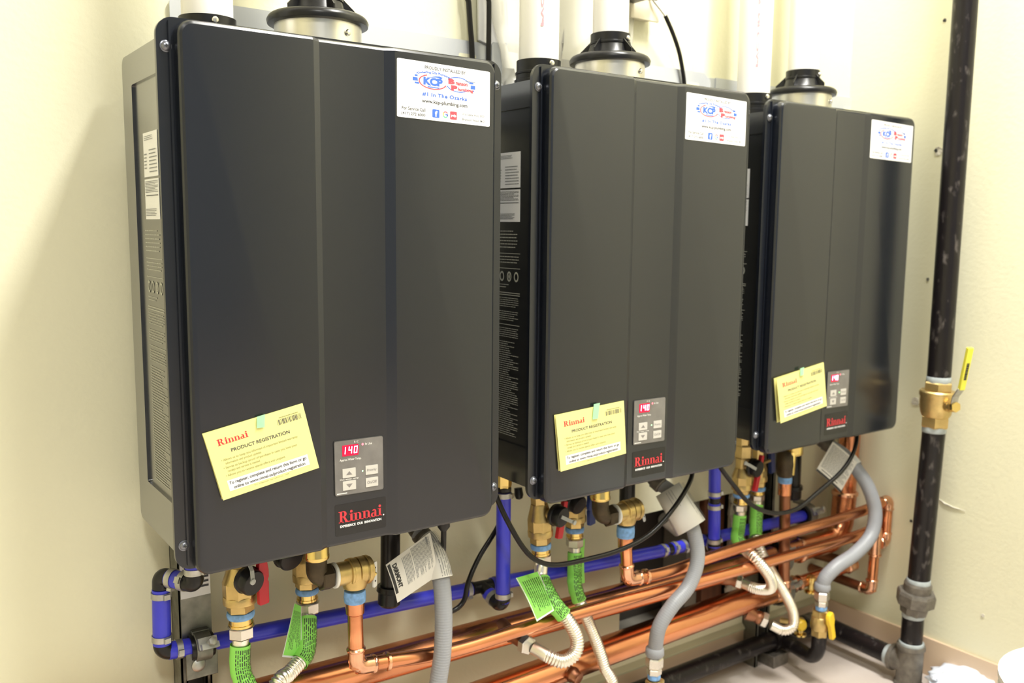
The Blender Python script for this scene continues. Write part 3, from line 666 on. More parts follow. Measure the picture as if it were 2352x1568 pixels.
strut('galvanized strut channel behind the farthest heater, left of the copper drop', 1.300, 1.343, .56)
# ------------------------------------------------------------------ blue pipework
def pclamp(label, c, d, r, back, grp=None, flat=None):
    """two-piece strut clamp with cushion round a horizontal pipe; back = distance to the strut"""
    c = V(c); t = thing('pipe_clamp', label, 'pipe clamp', c, grp)
    mb = MB(); mb.lathe(c-V((.016,0,0)), (1,0,0), [(0,r),(0,r+.005),(.004,r+.006),(.028,r+.006),(.032,r+.005),(.032,r)], 28, cap=False); obj('cushion', mb, M_blackbr, t)
    mb = MB(); mb.lathe(c-V((.011,0,0)), (1,0,0), [(0,r+.005),(0,r+.009),(.022,r+.009),(.022,r+.005)], 28, cap=False)
    for sg in (1, -1): mb.box((c.x-.012, c.y+.0, c.z+sg*(r+.008)-.0025), (c.x+.012, c.y+back, c.z+sg*(r+.008)+.0025))
    obj('clamp_half', mb, M_zincd, t, bevel=.0006)
    f = V((.15,-1,.55)).normalized(); mb = MB(); mb.obox(c+f*(r+.012), (.013,0,0), f.cross(V((1,0,0)))*.008, f*.002); mb.obox(c+f*(r+.018)+V((0,0,-.006)), (.012,0,0), V((0,.6,1)).normalized()*.004, f*.006)
    mb.lathe(c+f*(r+.012)-V((0,0,.0)), f, [(0,.0035),(.016,.0035),(.016,.006),(.021,.006),(.022,.003)], 6); obj('clamp_bolt', mb, M_zinc, t); return t
BR = .0122
t = thing('blue_drain_line', 'long blue plastic pipe running along the wall under all three heaters', 'pipe', (0.0097,0.1650,0.3978))
p0, p1, p2, pe = (0.0098,0.1650,0.3990), (0.5235,0.1650,0.3722), (0.5643,0.1650,0.3707), (1.4549,0.1650,0.3374)
a0 = (0.0262,0.1650,0.3984)
D1 = d_(a0, p1); pipe(t, V(a0)-D1*.008, V(p1)-D1*.004, BR, M_bluep); 
bead_elbow(t, p0, (0.0114,0.1650,0.4733), a0, BR*.86, M_blackpl, 'elbow', 2.0, bead=False); clampband(t, V(a0)+D1*.006, D1, BR, facing=(.3,-1,0))
up0, up1 = (0.0103,0.1650,0.4116), (0.0120,0.1650,0.4907); pipe(t, up0, up1, BR, M_bluep); Du = d_(up0, up1)
clampband(t, V(up0)+Du*.009, Du, BR); clampband(t, V(up1)-Du*.008, Du, BR)
e1 = (0.0127,0.1650,0.5093); e2 = (0.0443,0.1180,0.5067)
bead_elbow(t, e1, up1, e2, BR*.86, M_blackpl, 'elbow', 1.3, bead=False, big=.8)
D2 = d_(e1, e2); L2 = (V(e2)-V(e1)).length; pipe(t, V(e1)+D2*.013, V(e2)-D2*.013, BR, M_bluep); clampband(t, V(e1)+D2*.019, D2, BR, 1.2); clampband(t, V(e2)-D2*.018, D2, BR, -.6)
e3 = V(e2)+V((0,0,.05)); bead_elbow(t, e2, e1, e3, BR*.9, M_blackpl, 'elbow', 1.1, bead=False, big=.7); pipe(t, V(e2)+V((0,0,.012)), V(e2)+V((0,0,.075)), BR, M_bluep); clampband(t, V(e2)+V((0,0,.0185)), (0,0,1), BR, .5)
# tee towards the middle heater's drop
def tee(par, c, ax, br, r, m, arm=.024, bl=.022, name='tee'):
    c = V(c); mb = MB(); ax = V(ax).normalized(); br = V(br).normalized()
    mb.sweep([c-ax*arm, c+ax*arm], r, 20); mb.sweep([c, c+br*bl], r, 20)
    for d, l_ in ((ax,arm),(-ax,arm),(br,bl)): mb.lathe(c+d*(l_-.006), d, [(0,r),(.001,r*1.12),(.005,r*1.12),(.006,r)], 20)
    return obj(name, mb, m, par)
tc = (V(p1)+V(p2))/2; clampband(t, V(p1)-D1*.010, D1, BR, .8); fr_ = d_(tc, (0.5465,0.1100,0.3580)); tee(t, tc, D1, fr_, BR*.88, M_blackpl)
D3 = d_(p2, pe); cpl = (0.9935,0.1650,0.3460); pipe(t, V(p2)-D3*.002, V(cpl)-D3*.004, BR, M_bluep); clampband(t, V(p2)+D3*.010, D3, BR, .4)
cl2 = (1.0436,0.1650,0.3441); pipe(t, V(cpl)-D3*.004, V(cpl)+D3*.012, BR*.86, M_blackpl, 'coupling'); pipe(t, V(cpl)+D3*.010, cl2, BR, M_bluep)
for k in (-.014, .018): clampband(t, V(cpl)+D3*k, D3, BR, -.5)
clampband(t, V(cl2)-D3*.006, D3, BR, .2); pipe(t, V(cl2)-D3*.002, V(cl2)+D3*.03, BR*.86, M_blackpl, 'coupling')
tc3 = (1.1202,0.1650,0.3448); pipe(t, V(cl2)+D3*.026, V(tc3)-D3*.02, BR, M_bluep); tee(t, tc3, D3, d_(tc3, (1.0760,0.1150,0.3351)), BR*.88, M_blackpl); pipe(t, V(tc3)+D3*.02, pe, BR, M_bluep)
for nm, q in (('blue vertical pipe hanging between the nearest and middle heaters', ((0.5466,0.1100,0.3549), (0.5491,0.1100,0.3666), (0.5490,0.1100,0.5527), tc)), ('blue vertical pipe with a black joint between the middle and farthest heaters', ((1.0755,0.1150,0.3444), (1.0749,0.1150,0.3555), (1.0671,0.1150,0.5464), tc3))):
    tv = thing('blue_drop_pipe', nm, 'pipe', q[1], 'blue drops from the heaters'); Dv = d_(q[1], q[2]); dn = d_(q[0], q[3])
    bead_elbow(tv, q[0], q[1], q[3], BR*.9, M_blackpl, 'elbow', 1.8, bead=False)
    L_ = (V(q[0])-V(q[3])).length; pipe(tv, V(q[0])+dn*.018, V(q[0])+dn*(L_-.018), BR, M_bluep, 'short_pipe'); clampband(tv, V(q[0])+dn*.024, dn, BR, 1)
    clampband(tv, V(q[1])+Dv*.008, Dv, BR, .9)
    if 'black joint' in nm:
        j = (1.0711,0.1150,0.4490); pipe(tv, V(q[1])-Dv*.004, V(j)-Dv*.006, BR, M_bluep); pipe(tv, V(j)-Dv*.01, V(j)+Dv*.01, BR*.9, M_blackpl, 'coupling'); pipe(tv, V(j)+Dv*.006, q[2], BR, M_bluep)
        clampband(tv, V(j)-Dv*.014, Dv, BR, .9); clampband(tv, V(j)+Dv*.014, Dv, BR, .9)
    else:
        pipe(tv, V(q[1])-Dv*.004, q[2], BR, M_bluep); j = (0.5491,0.1100,0.5482); clampband(tv, V(j), Dv, BR, .3); k_ = (0.5489,0.1100,0.5602); hexn(tv, k_, Dv, .0135, .05, M_brassb, 'brass_adapter'); band(tv, V(k_)-Dv*.002, Dv, BR*1.05, .006, M_blackpl, 'seal_ring')
pclamp('dark cushioned clamp holding the blue pipe on the left-hand strut', (0.0634,0.1650,0.3947), D1, BR, .02, 'strut clamps')
pclamp('dark cushioned clamp at the right end of the blue pipe', (1.4419,0.1650,0.3398), D3, BR*1.3, .03, 'strut clamps')
# ------------------------------------------------------------------ copper headers
def bigpipe(label, a, b, r, name='copper_header'):
    t = thing(name, label, 'pipe', a, 'copper pipes under the heaters'); pipe(t, a, b, r, M_copper, n=36)
    mb = MB(); mb.lathe(V(a)-d_(a,b)*.008, d_(a,b), [(0,r*.7),(.004,r*1.05),(.03,r*1.08),(.034,r)], 32); obj('end_cap', mb, M_copperb, t); return t
HA0 = (-.16,.150,.307); HA1 = (1.4115,0.1500,0.2692); hdrA = bigpipe('thick upper copper header pipe rising to the right behind the thin copper lines', HA0, HA1, .0270)
up = (1.5680,0.1500,0.5114); kn = (1.5566,0.1500,0.2633); upb = (1.5651,0.1500,0.3770)
mb = MB(); mb.sweep(fillet([V(HA1)-V((.02,0,0)), kn, upb], .095, 14), .0272, 32); obj('elbow', mb, M_copper, hdrA)
mb = MB()
for q, dq in ((V(HA1)-V((.018,0,0)), V((1,0,0))), (V(upb)-V((0,0,.004)), V((0,0,1)))): mb.lathe(q, dq, [(-.006,.0272),(-.003,.0305),(.003,.0305),(.006,.0272)], 32)
obj('press_bead', mb, M_copperb, hdrA); pipe(hdrA, upb, (1.5732,0.1500,0.5473), .0240, M_copper, 'riser', n=32)
HB0 = (-.16,.150,.169); HB1 = (1.3246,0.1500,0.1917); hdrB = bigpipe('thick lower copper header pipe nearest the floor', HB0, HB1, .0280)
rb = (1.3573,0.1400,0.1947); r2_ = (1.5654,0.1150,0.2090); mb = MB(); mb.lathe(V(HB1)-V((.02,0,0)), V(rb)-V(HB1), [(0,.0282),(.03,.0305),(.034,.0290),(.05,.0175),(.062,.0165)], 32); obj('reducer', mb, M_copperb, hdrB)
pipe(hdrB, rb, r2_, .0142, M_copper, 'small_pipe'); mb = MB(); dq = d_(rb, r2_)
for k in (.012, .030): mb.lathe(V(rb)+dq*k, dq, [(-.004,.0145),(-.002,.0175),(.002,.0175),(.004,.0145)], 24)
obj('press_bead', mb, M_copperb, hdrB)
bk = (r2_[0]-.004, .2185, r2_[2]-.006); bead_elbow(hdrB, r2_, rb, bk, .0135, M_copperb, reach=1.5); pipe(hdrB, V(r2_)+d_(r2_,bk)*.02, bk, .0125, M_copperd, 'return_pipe')
def stub(par, a, b, r, m=M_copperd):
    D = d_(a, b); mb = MB(); mb.lathe(a, D, [(0,r*1.5),(.012,r*1.3),(.02,r*1.05),(.026,r*1.22),(.030,r*1.22),(.034,r*1.0),((V(b)-V(a)).length,r)], 24); return obj('branch_stub', mb, m, par)
# small copper relief lines
DR = .0112
def relief_valve(idx, label, Tp, tape, eb, ring, el0, elc, wt, body0, body1, lever, leverpar):
    t = thing('relief_valve', label, 'valve', Tp, 'pressure relief valves')
    T = V(tape); up_ = V((0,0,1))
    mb = MB(); mb.lathe(T+V((0,0,.010)), (0,0,1), [(0,.0165),(.006,.0185),(.02,.0185),(.03,.0170)], 28); mb.sweep([V(body0), V(body1)], .0168, 24)
    dB = d_(body0, body1)
    for q, r_ in ((.0,.0150),(.42,.0196),(.48,.0202),(.56,.0196),(.86,.0200),(.93,.0206),(1.0,.0185)): 
        c = V(body0).lerp(V(body1), q); mb.lathe(c-dB*.0025, dB, [(0,r_*.93),(.001,r_),(.005,r_),(.006,r_*.93)], 28)
    mb.lathe(V(body1)-dB*.018, dB, [(0,.0200),(.014,.0200),(.019,.0180),(.021,.006)], 28); obj('valve_body', mb, M_brass, t)
    mb = MB(); mb.lathe(V(wt)-dB*.002, dB, [(0,.0165),(.001,.0182),(.004,.0182),(.005,.0165)], 28); obj('white_seal', mb, M_white, t)
    mb = MB(); mb.sweep(fillet([V(el0)+V((0,0,.03)), V(elc), V(wt)-dB*.004], .014, 8), [.0150]*10+[.0150]*1, 24) if False else mb.sweep(resample(fillet([V(el0)+V((0,0,.03)), V(elc), V(wt)-dB*.004], .016, 8), .003), .0148, 24)
    obj('street_elbow', mb, M_dbrass, t); hexn(t, V(wt)-dB*.022, dB, .0188, .018, M_dbrass, 'dark_hex')
    mb = MB(); mb.lathe(V(ring), (0,0,1), [(0,.0165),(.002,.0180),(.006,.0180),(.008,.0172),(.04,.0172)], 32); obj('union_ring', mb, M_brassb, t)
    l0, l1 = V(lever[0]), V(lever[1]); ld = d_(l0, l1); s_ = ld.cross(dB).normalized(); mb = MB()
    c = (l0+l1)/2; h = (l1-l0).length/2; pr_ = rrect(-.0048,-h,.0048,h,.003,3); ln_ = (V((0,-1,0))*.9+dB*.5); ln_ = (ln_-ld*ln_.dot(ld)).normalized(); s_ = ld.cross(ln_); mb.prism([c+s_*a+ld*q for a, q in pr_], ln_*-.0018)
    lv_ = obj('test_lever', mb, M_white if idx == 0 else M_grey_pt, t)
    mb = MB()
    for k in (-.55, .5): mb.lathe(c+ld*h*k, ln_, [(0,.0014),(.0004,.0014)], 12)
    obj('lever_hole', mb, M_black, lv_)
    mb = MB(); mb.sweep([V(body1), c], .0035, 10); obj('lever_pin', mb, M_brassb, t)
    return t
def relief_line(label, y, top, tape_, elb, segs, e0):
    t = thing('relief_pipe', label, 'pipe', elb, 'thin copper relief lines'); return t
# nearest heater
t1 = thing('relief_pipe', 'thin copper line dropping from the nearest relief valve and running right', 'pipe', (0.2572,0.0600,0.3530), 'thin copper relief lines')
c0, c1, c2 = (0.2529,0.0600,0.4491), (0.2544,0.0600,0.3525), (1.5340,0.0550,0.3181)
band(t1, (0.2531,0.0600,0.4602), (0,0,1), .0155, .017, M_sealant, 'thread_tape', lump=.0006)
mb = MB(); mb.lathe((0.2530,0.0600,0.4550), (0,0,-1), [(0,.0135),(.004,.0140),(.020,.0135),(.022,.0115)], 24); obj('adapter', mb, M_copper, t1)
pipe(t1, (0.2529,0.0600,0.4471), c1, DR, M_copper); bead_elbow(t1, c1, c0, (0.3012,0.0600,0.3466), DR, M_copperb, reach=2.0); curved(t1, [c1, (0.3012,0.0600,0.3466), (0.4174,0.0600,0.3324), (0.5630,0.0600,0.3319), (0.7453,0.0600,0.3285), (0.9927,0.0590,0.3198), (1.1683,0.0570,0.3162), (1.4600,0.0550,0.3131), c2], DR, M_copper)
mb = MB(); dq = d_(c1, (0.3012,0.0600,0.3466)); mb.lathe(V(c1)+dq*.05, dq, [(-.004,DR),(-.002,DR*1.25),(.002,DR*1.25),(.004,DR)], 20); obj('solder_ring', mb, M_copperb, t1)
f0 = (1.5707,0.0500,0.3011); f1 = (1.5527,0.0500,0.1750); c2v = V(c2); top1 = (c2v.x+.018, c2v.y, c2v.z+.002)
bead_elbow(t1, top1, c2, (top1[0],top1[1],top1[2]-.1), DR, M_copperb, reach=1.5); bot1 = (top1[0]-.006, top1[1], (1.5611,0.0550,0.1693)[2])
pipe(t1, V(top1)-V((0,0,.01)), bot1, DR, M_copper, 'drop_pipe')
teez = V((top1[0]-.001, top1[1], top1[2]-.045)); mb = MB(); mb.sweep([teez+V((0,0,.024)), teez-V((0,0,.024))], DR*1.15, 20); mb.sweep([teez, teez+V((-.002,.03,0))], DR*1.15, 20)
for q, dq in ((teez+V((0,0,.022)),(0,0,1)),(teez-V((0,0,.022)),(0,0,1)),(teez+V((-.002,.028,0)),(0,1,0))): mb.lathe(q, dq, [(-.003,DR*1.15),(-.001,DR*1.32),(.002,DR*1.32),(.003,DR*1.1)], 20)
obj('tee', mb, M_copperb, t1); pipe(t1, teez+V((0,.03,0)), (teez.x-.004,.2185,teez.z+.002), DR, M_copperd, 'branch_pipe')
bead_elbow(t1, bot1, (bot1[0],bot1[1],bot1[2]+.1), (bot1[0],.2,bot1[2]), DR, M_copperb, reach=1.8); pipe(t1, (bot1[0],bot1[1]+.018,bot1[2]), (bot1[0]-.003,.2185,bot1[2]+.002), DR, M_copperd, 'return_pipe')
# middle heater
t2 = thing('relief_pipe', 'thin copper line dropping from the middle relief valve, upper of the two long ones', 'pipe', (0.7898,0.0600,0.3676), 'thin copper relief lines')
m0, m1, m2_ = (0.7788,0.0600,0.4435), (0.7867,0.0600,0.3642), (1.5762,0.0520,0.3769)
band(t2, (0.7794,0.0600,0.4554), (0,0,1), .0158, .020, M_sealant, 'thread_tape', lump=.0006)
mb = MB(); mb.lathe((0.7797,0.0600,0.4465), (0,0,-1), [(0,.0135),(.004,.0140),(.020,.0135),(.022,.0115)], 24); obj('adapter', mb, M_copper, t2)
pipe(t2, (0.7800,0.0600,0.4392), m1, DR, M_copper); bead_elbow(t2, m1, m0, (0.8808,0.0600,0.3564), DR, M_copperb, reach=2.0); curved(t2, [m1, (0.8808,0.0600,0.3564), (0.9905,0.0590,0.3614), (1.1636,0.0560,0.3663), (1.4520,0.0530,0.3671), m2_], DR, M_copper)
mb = MB(); dq = d_(m1, (0.8808,0.0600,0.3564)); mb.lathe(V(m1)+dq*.045, dq, [(-.004,DR),(-.002,DR*1.25),(.002,DR*1.25),(.004,DR)], 20); obj('solder_ring', mb, M_copperb, t2)
mt = V(m2_)+V((.010,0,.002)); mbot = V((teez.x+.014, teez.y, teez.z+.004))
bead_elbow(t2, mt, m2_, mt-V((0,0,.1)), DR, M_copperb, reach=1.6); pipe(t2, mt-V((0,0,.01)), V((mt.x-.002,mt.y,mbot.z)), DR, M_copper, 'drop_pipe')
bead_elbow(t2, (mt.x-.002,mt.y,mbot.z), mt, (mt.x-.1,mt.y,mbot.z), DR, M_copperb, reach=1.5)
# farthest heater
t3 = thing('relief_pipe', 'dull copper pipe dropping straight down under the farthest heater', 'pipe', (1.2532,0.0850,0.4614), 'thin copper relief lines')
band(t3, (1.2697,0.0980,0.4642), (0,0,1), .0145, .014, M_sealant, 'thread_tape', lump=.0005); g0, g1 = (1.2701,0.0980,0.4594), (1.2849,0.0980,0.2186)
mb = MB(); mb.lathe(g0, (0,0,-1), [(0,.0138),(.028,.0138),(.030,.0118)], 22); obj('adapter', mb, M_copper, t3); pipe(t3, g0, g1, .0118, M_copperd); bead_elbow(t3, g1, g0, (g1[0],.15,g1[2]), .0118, M_copperb, reach=1.3)
# relief valves
relief_valve(0, 'brass relief valve with a white test lever under the nearest heater', (0.2534,0.0600,0.4850), (0.2531,0.0600,0.4641), None, (0.1955,0.0600,0.5278), (0.1954,0.0600,0.5234), (0.1950,0.0600,0.5026), (0.2212,0.0600,0.4980), (0.2232,0.0600,0.4982), (0.2742,0.0600,0.4961), ((0.2852,0.0580,0.5049), (0.2848,0.0580,0.4667)), 0)
relief_valve(1, 'brass relief valve with a tilted grey lever under the middle heater', (0.7786,0.0600,0.4795), (0.7793,0.0600,0.4602), None, (0.7173,0.0600,0.5242), (0.7173,0.0600,0.5218), (0.7191,0.0600,0.4935), (0.7525,0.0600,0.4914), (0.7545,0.0600,0.4918), (0.8044,0.0600,0.4925), ((0.8061,0.0500,0.5068), (0.8122,0.0450,0.4718)), 1)
t = thing('relief_valve', 'dark and bright brass relief valve under the farthest heater', 'valve', (1.2519,0.0850,0.4804), 'pressure relief valves')
mb = MB(); mb.lathe((1.2693,0.0980,0.4709), (0,0,1), [(0,.0145),(.006,.018),(.030,.0195),(.048,.019),(.056,.014)], 26); obj('valve_body', mb, M_dbrass, t)
mb = MB(); mb.lathe((1.2736,0.0850,0.4770), (0,0,1), [(0,.006),(.05,.008)], 12); obj('bright_tube', mb, M_brassb, t)
mb = MB(); mb.lathe((1.2857,0.0900,0.5185), (0,0,1), [(0,.0165),(.002,.0180),(.006,.0180),(.04,.0172)], 32); obj('union_ring', mb, M_brassb, t)
# black drains with caps
for lab, a, c_, bb_, r_ in (('black plastic drain leg with a screw cap under the nearest heater', (0.3405,0.1150,0.5377), (0.3389,0.1150,0.4334), (0.3372,0.1150,0.4120), .0150), ('black plastic drain leg behind the middle relief valve', (0.8645,0.1500,0.5162), (0.8659,0.1500,0.4432), (0.8665,0.1500,0.4259), .0150), ('black plastic drain leg beside the far copper drop', (1.3876,0.1650,0.5114), (1.3889,0.1650,0.4125), (1.3893,0.1650,0.3870), .0155)):
    t = thing('condensate_drain', lab, 'drain', c_, 'black condensate drains'); pipe(t, a, c_, r_, M_blackpl, 'tube', 24)
    mb = MB(); mb.lathe(V(c_)+V((0,0,.004)), V(bb_)-V(c_), [(0,r_*1.3),(.008,r_*1.36),(.010,r_*1.18),(.028,r_*1.16),(.032,r_*.9)], 28); obj('screw_cap', mb, M_blackpl, t)
# ------------------------------------------------------------------ service valves and connectors
ht, A, D, l = service_valve('brass hot-side service valve with red lever, leftmost under the nearest heater', .11, ((0.1018,0.1100,0.5276), (0.1035,0.1100,0.4363)), (.10,.28,.655,.775,.875,1.0), .0445, (0.1073,0.0750,0.5092), ((0.1257,0.0850,0.5428), (0.1270,0.0850,0.4700), .0085), M_redpl, strap=((0.1031,0.0680,0.5369),(0.1044,0.0620,0.5300),(0.1038,0.0580,0.5157)), caps_r=.0180)
connector('steel connector in a green tag under the leftmost brass valve', (0.1035,0.1100,0.4351), (0,0,-1), [(0.1014,0.1100,0.4075), (0.0993,0.1080,0.3768), (0.1027,0.1000,0.3561), (0.1177,0.0950,0.3331), (.175,.122,.300)], .0120, .017, (.012,.085), nutr=.0180)
ht, A, D, l = service_valve('brass cold-side service valve with its black cap, second valve under the nearest heater', .15, ((0.2178,0.1500,0.5274), (0.2180,0.1500,0.4317)), (.25,.33,.70,.80,.89,1.0), .0410, (0.1765,0.1100,0.5194), ((0.2374,0.1300,0.4857), (0.2375,0.1300,0.4504), .010), M_blueh, caps_r=.0200, capdir=(.2,-1,-.25))
connector('steel connector curving left, with a green tag and flap, under the second brass valve', (0.2186,0.1500,0.4288), (0,0,-1), [(0.2159,0.1460,0.4117), (0.2119,0.1370,0.3997), (0.2078,0.1300,0.3776), (0.1985,0.1200,0.3603), (0.1700,0.1050,0.3479), (0.1400,0.0900,0.3370), (.085,.100,.215), (.070,.122,.178)], .0118, .018, (.012,.082), flap=((0.2033,0.1380,0.4286), (0.1943,0.1200,0.3568), (0.1671,0.1250,0.3650), (0.1942,0.1420,0.4341)), nutr=.0172)
ht, A, D, l = service_valve('brass service valve with red lever, left under the middle heater', .096, ((0.6122,0.0960,0.5382), (0.6185,0.0960,0.4374)), (.16,.38,.70,.82,.91,1.0), .0420, (0.6302,0.0600,0.5097), ((0.6552,0.0800,0.5273), (0.6432,0.0800,0.4635), .0075), M_redpl, strap=((0.6249,0.0500,0.5126),(0.6350,0.0450,0.5069),(0.6450,0.0400,0.5019)), caps_r=.0178, capdir=(.25,-1,-.1))
connector('ringed steel connector looping back to the upper header, green tag flap pointing left', (0.6204,0.0960,0.4347), (0,0,-1), [(0.6166,0.0930,0.4156), (0.6130,0.0880,0.4010), (0.6079,0.0700,0.3866), (0.6101,0.0450,0.3643), (0.6265,0.0300,0.3390), (0.6395,0.0220,0.3081), (0.6354,0.0220,0.2824), (0.6168,0.0300,0.2705), (0.5998,0.0450,0.2768), (0.5862,0.0720,0.2858)], .0120, .016, (.030,.105), flap=((0.6003,0.0800,0.4141), (0.5988,0.0340,0.3619), (0.5623,0.0320,0.3531), (0.5396,0.0600,0.4228)), endstub=.028, nutr=.0155)
sa = (0.5661,0.1400,0.3015); sb = (0.5738,0.0740,0.2938); stub(hdrA, sa, sb, .0115); hexn(hdrA, V(sb)-d_(sa,sb)*.008, d_(sa,sb), .0170, .014, M_steel, 'union_nut')
ht, A, D, l = service_valve('brass service valve with dark blue lever, second under the middle heater', .136, ((0.7233,0.1360,0.5255), (0.7254,0.1360,0.4350)), (.25,.38,.70,.80,.90,1.0), .0405, (0.7094,0.1100,0.5040), ((0.7478,0.1200,0.5174), (0.7505,0.1200,0.4568), .0095), M_blueh, caps_r=.0175, capdir=(.2,-1,-.3))
connector('steel connector in a straight green sleeve passing down behind the thin copper line', (0.7255,0.1360,0.4309), (0,0,-1), [(0.7244,0.1340,0.4080), (0.7193,0.1280,0.3740), (0.7060,0.1100,0.3544), (0.7090,0.0970,0.3257), (0.7276,0.0950,0.2850), (0.7469,0.0920,0.2398), (0.7614,0.0880,0.1956), (0.7707,0.0850,0.1520), (.640,.120,.165)], .0110, .015, (.012,.105), flap=((0.7352,0.1340,0.4279), (0.7339,0.1300,0.3453), (0.7523,0.1370,0.3404), (0.7544,0.1420,0.4226)), nutr=.0158)
ht, A, D, l = service_valve('brass service valve with red lever, left under the farthest heater', .12, ((1.1561,0.1200,0.5284), (1.1583,0.1200,0.4263)), (.30,.42,.72,.80,.87,1.0), .0400, (1.1662,0.0900,0.5052), ((1.1932,0.1000,0.5275), (1.1749,0.1000,0.4536), .0075), M_redpl, strap=((1.1463,0.0750,0.5106),(1.1262,0.0720,0.5206),(1.1062,0.0700,0.5302)), caps_r=.0178, capdir=(.15,-1,-.1))
hexn(ht, (1.1592,0.1200,0.5215), (0,0,1), .0185, .03, M_brass, 'union_ring')
connector('short steel connector wrapped in green, left under the farthest heater', (1.1558,0.1200,0.4239), (0,0,-1), [(1.1560,0.1200,0.3987), (1.1512,0.1180,0.3721), (1.1306,0.1020,0.3593), (1.1297,0.0800,0.3439), (1.1216,0.0440,0.3357), (1.1494,0.0320,0.2972), (1.1667,0.0420,0.2670), (1.1635,0.0720,0.2556), (1.1550,0.1050,0.2596)], .0115, .014, (.010,.100), endstub=.02, nutr=.0140)
sa = (1.1342,0.1400,0.2650); sb = (1.1541,0.1100,0.2591); stub(hdrA, sa, sb, .0105); hexn(hdrA, V(sb)-d_(sa,sb)*.008, d_(sa,sb), .0150, .012, M_steel, 'union_nut')
ht, A, D, l = service_valve('brass service valve half hidden behind the red lever, second under the farthest heater', .140, ((1.2315,0.1400,0.5183), (1.2346,0.1400,0.4291)), (.25,.38,.70,.82,.92,1.0), .0380, None, ((1.2869,0.1500,0.5182), (1.2921,0.1500,0.4640), .010), M_blueh)
connector('steel connector in a straight green sleeve, second under the farthest heater', (1.2348,0.1400,0.4262), (0,0,-1), [(1.2313,0.1380,0.3994), (1.2214,0.1300,0.3601), (1.2073,0.1150,0.3403), (1.2069,0.0970,0.3106), (1.2316,0.0920,0.2716), (1.2594,0.0820,0.2271), (1.2846,0.0740,0.1800), (1.2903,0.0740,0.1442), (1.2730,0.0850,0.1327), (1.2569,0.1050,0.1411)], .0115, .012, (.010,.085), endstub=.02, nutr=.0145)
sa = (1.2160,0.1400,0.1681); sb = (1.2416,0.1120,0.1532); stub(hdrB, sa, sb, .0120); hexn(hdrB, V(sb)-d_(sa,sb)*.008, d_(sa,sb), .0175, .013, M_steel, 'union_nut')
sa = (0.7075,0.1450,0.1872); sb = (0.7162,0.1050,0.1764); stub(hdrB, sa, sb, .0120)
sa = (1.0511,0.1500,0.3110); sb = (1.1023,0.1250,0.2958)
pclamp('zinc clamp holding the upper header on the far strut', (1.322,.150,HA1[2]), (1,0,0), .0305, .03, 'strut clamps')
pclamp('zinc clamp holding the lower header on the far strut', (1.335,.150,HB1[2]), (1,0,0), .0285, .03, 'strut clamps')
mb = MB(); mb.sweep([(1.287,.19,.585),(1.287,.19,.30)], .010, 16); tag = obj('conduit', mb, M_grey_pt, origin=(1.287,.19,.30)); setp(tag, 'slim grey vertical conduit left of the dull copper drop', 'conduit')
# ------------------------------------------------------------------ gas hoses
def gas_hose(label, path, r, el, tagf):
    t = thing('gas_hose', label, 'hose', path[0], 'grey gas hoses'); pt = smooth(path, .0012)
    mb = MB(); mb.sweep(pt, corrugate(pt, r, .0040, .0003), 24); obj('hose', mb, M_hose, t, smooth_ang=80)
    mb = MB(); mb.sweep(fillet([V(el[0])+V((0,0,.05)), el[0], el[1]], .02), r*.98, 20); D = d_(el[0], el[1]); mb.lathe(el[1], D, [(-.012,r*1.15),(.004,r*1.15),(.006,r*1.0)], 24); obj('end_fitting', mb, M_castiron, t)
    return t, pt
def hose_end(t, p, D, r, conn=True):
    D = V(D).normalized(); p = V(p)
    mb = MB(); mb.lathe(p-D*.008, D, [(0,r*1.02),(.003,r*1.22),(.014,r*1.28),(.018,r*1.1)], 28); obj('crimp_collar', mb, M_hose, t)
    hexn(t, p+D*.012, D, r*1.18, .020, M_steel, 'union_nut', rot=.3); hexn(t, p+D*.033, D, r*1.02, .012, M_steel, 'hex_nut', rot=.3)
    band(t, p+D*.049, D, r*.88, .009, M_sealant, 'thread_tape')
t, pt = gas_hose('grey gas hose with a large white paper tag under the nearest heater', [(0.3801,0.1000,0.5192), (0.3879,0.0800,0.5075), (0.3907,0.0600,0.4818), (0.3902,0.0450,0.4489), (0.3872,0.0350,0.4014), (0.3819,0.0300,0.3494), (0.3742,0.0300,0.3029), (0.3665,0.0300,0.2493)], .0136, ((0.3826,0.1250,0.5236), (0.3848,0.0880,0.5120)), None)
h1e = V((0.3665,0.0300,0.2493)); hose_end(t, h1e, (0,0,-1), .0136)
slv = pt[int(.016/.0012):int(.085/.0012):5]; mb = MB(); mb.sweep(slv, [.0152+.0035*i/len(slv) for i in range(len(slv))], 24, cap=False); sv = obj('tag_sleeve', mb, M_tagw, t)
s, fo = flapsheet(t, ((0.3785,0.0600,0.5310), (0.3818,0.0450,0.4666), (0.3169,0.0500,0.4379), (0.3032,0.0600,0.4958)), M_tagw, .004)
def curl(q): return .004*math.sin(PI*q)
mb = MB()
class CS(Sheet): curl = .004
c = CS((0.3785,0.0600,0.5310), (0.3818,0.0450,0.4666), (0.3169,0.0500,0.4379), (0.3032,0.0600,0.4958))

for k in range(10): c.rect(mb,.04+.074*k,.925,.04+.074*(k+1),.985,.0009)

